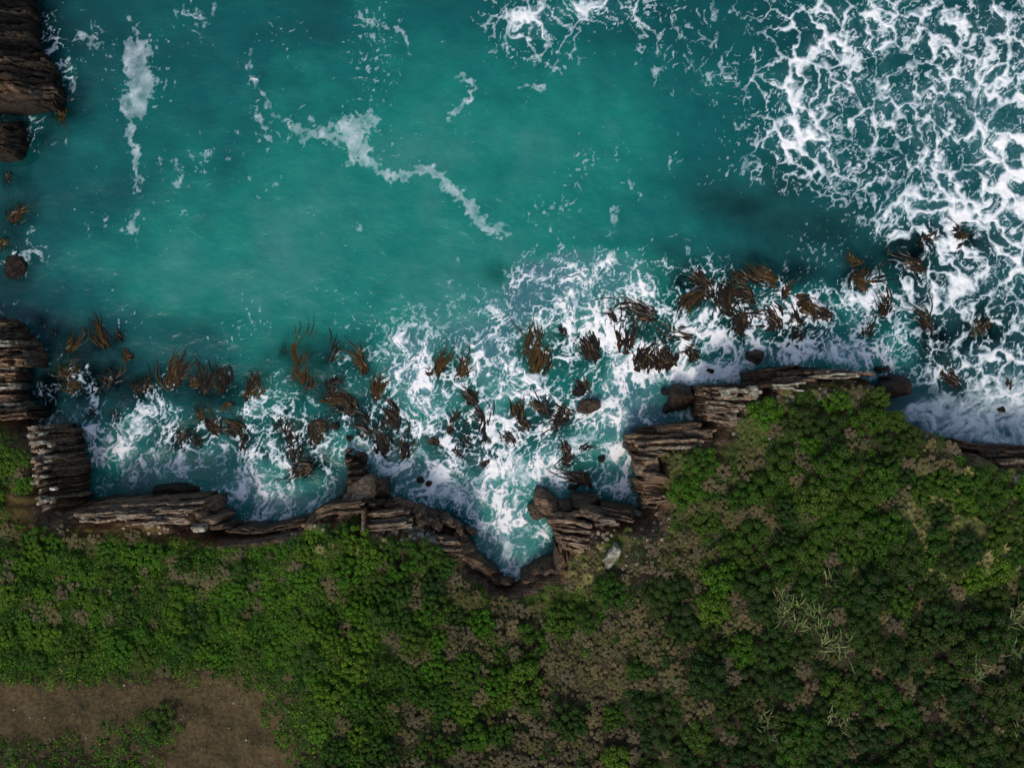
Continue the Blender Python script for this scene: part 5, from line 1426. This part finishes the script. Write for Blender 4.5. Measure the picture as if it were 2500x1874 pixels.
FL = [flax_leaf(600 + i) for i in range(8)]
FLAB = lambda a, b: ('grey-green flax fan in the big clump of sword leaves' if 1880 < a < 2100 and 1440 < b < 1620 else 'small pale flax fan standing alone behind the big clump' if (a, b) == (2018, 1420) else
                     'striped flax fan half buried among dark shrubs' if b < 1700 else 'drooping flax fan in the darkest thicket')
for i, (a, b) in enumerate(FLAX):
    x, y, z = land(a, b)
    r = random.Random(a + b)
    o = empty('flax_plant', (x, y, z + .15))
    tag(o, FLAB(a, b), 'flax', 'flax plants in the thicket')
    d0 = math.radians(r.uniform(60, 150))
    for k in range(26):
        l_ = link('leaf', FL[r.randrange(8)], o)
        s_ = r.uniform(.7, 1.55)
        l_.scale = (s_, s_ * .7, s_)
        l_.rotation_euler = (r.uniform(-.4, .4), r.uniform(-.3, .3), d0 + r.gauss(0, .75) + (math.pi if r.random() < .12 else 0))
        l_.location = (r.uniform(-.5, .5), r.uniform(-.5, .5), 0)
    rc = link('root_crown', np_mesh('root_crown', rock_verts(i + 5, (.22, .22, .3), ICO2, 0.1, 8, .1), ICO2[1], None, False, M_BARK), o)

# loose stones
SP = [np_mesh('stone', rock_verts(800 + i, (1, .8, .55), ICO2, .55, 9, .04), ICO2[1], None, False, None) for i in range(7)]
for m_ in SP:
    m_.materials.append(None)
SZ = [(1385, 1500, 1262, 1350, 70, 3, 8, 'pale angular stone on the scree above the inlet ledges', 'scree stones above the inlet ledges'), (1520, 1640, 1230, 1420, 44, 2.5, 6, 'pale stone on dark soil above the foaming pool', 'stones on dark soil above the pool'),
      (1630, 1720, 1084, 1112, 34, 3, 7, 'pinkish stone on the shelf above the flat rock slabs', 'stones on the slab shelf'), (1790, 1860, 985, 1060, 30, 2.5, 6, 'pale stone on the brown soil of the blocky prow', 'stones on the prow soil'),
      (1880, 2100, 925, 985, 46, 3, 8, 'lichened stone among the cracked blocks of the headland edge', 'stones along the headland edge'), (890, 1070, 1296, 1326, 34, 3.5, 9, 'white lichened stone on the stepped headland lip', 'white stones on the stepped headland'),
      (556, 750, 1294, 1306, 30, 2.5, 6, 'white stone on the lip of the straight dark wall', 'white stones on the dark wall lip'), (130, 340, 1252, 1275, 26, 2.5, 6, 'small pale stone at the top of the stacked beds', 'pale stones above the stacked beds'),
      (300, 560, 1278, 1302, 20, 2.5, 6, 'pale stone on the olive moss above the long ledge', 'stones on the olive moss'), (1860, 1960, 1060, 1140, 22, 2.5, 5, 'chip of pinkish stone in the headland clearing', 'stone chips in the headland clearing'),
      (30, 640, 1670, 1870, 14, 1.5, 3.2, 'small pale stone lying on the bare dirt', 'stones on the bare dirt'), (760, 800, 1250, 1290, 12, 3, 6, 'white stone at the corner of the wall and the headland', 'white stones at the headland corner')]
for (x0, x1, y0, y1, n, s0, s1, lab, grp) in SZ:
    r = random.Random(int(x0 * 3 + y0))
    for i in range(n):
        a, b = r.uniform(x0, x1), r.uniform(y0, y1)
        x, y, z = land(a, b)
        if float(dat(x, y)) < .6 or z < 2.4:
            continue
        s_ = r.uniform(s0, s1) * .0365
        o = link('stone', SP[r.randrange(7)])
        o.location = (x, y, z + s_ * .2)
        o.scale = (s_, s_, s_); o.rotation_euler = (r.uniform(-.3, .3), r.uniform(-.3, .3), r.uniform(0, 6.28))
        o.material_slots[0].link = 'OBJECT'
        o.material_slots[0].material = M_LICHEN if ('white' in lab or 'lichen' in lab or (r.random() < .35 and 'dirt' not in lab)) else M_STONE
        tag(o, lab, 'stone', grp)

# a gull gliding low over the bay
gx_, gy_ = W(621, 194, 1.2)
gull = tag(empty('gull', (gx_, gy_, 1.2)), 'white gull gliding low over the spume line in the bay', 'gull')
d = ICO2[0]
tp = 1 - .55 * np.clip(-d[:, 0], 0, 1)
gb = np.stack([d[:, 0] * .2, d[:, 1] * .055 * tp, d[:, 2] * .05 * tp], -1)
link('body', np_mesh('body', gb, ICO2[1], None, True, M_GULL), gull)
for s_ in (-1, 1):
    V = []
    for t, c, sw, zz in ((0, .085, .03, .02), (.35, .08, .06, .06), (.7, .055, .02, .05), (1, .008, -.1, .02)):
        V += [(sw + c, s_ * (.03 + t * .42), zz), (sw - c, s_ * (.03 + t * .42), zz - .005), (sw, s_ * (.03 + t * .42), zz + .012)]
    Fs = []
    for i in range(3):
        b = i * 3
        Fs += [(b, b + 3, b + 5, b + 2), (b + 2, b + 5, b + 4, b + 1), (b + 1, b + 4, b + 3, b)]
    link('wing', np_mesh('wing', np.array(V), np.array(Fs), None, True, M_GULL), gull)
gull.rotation_euler = (0, 0, math.radians(85))
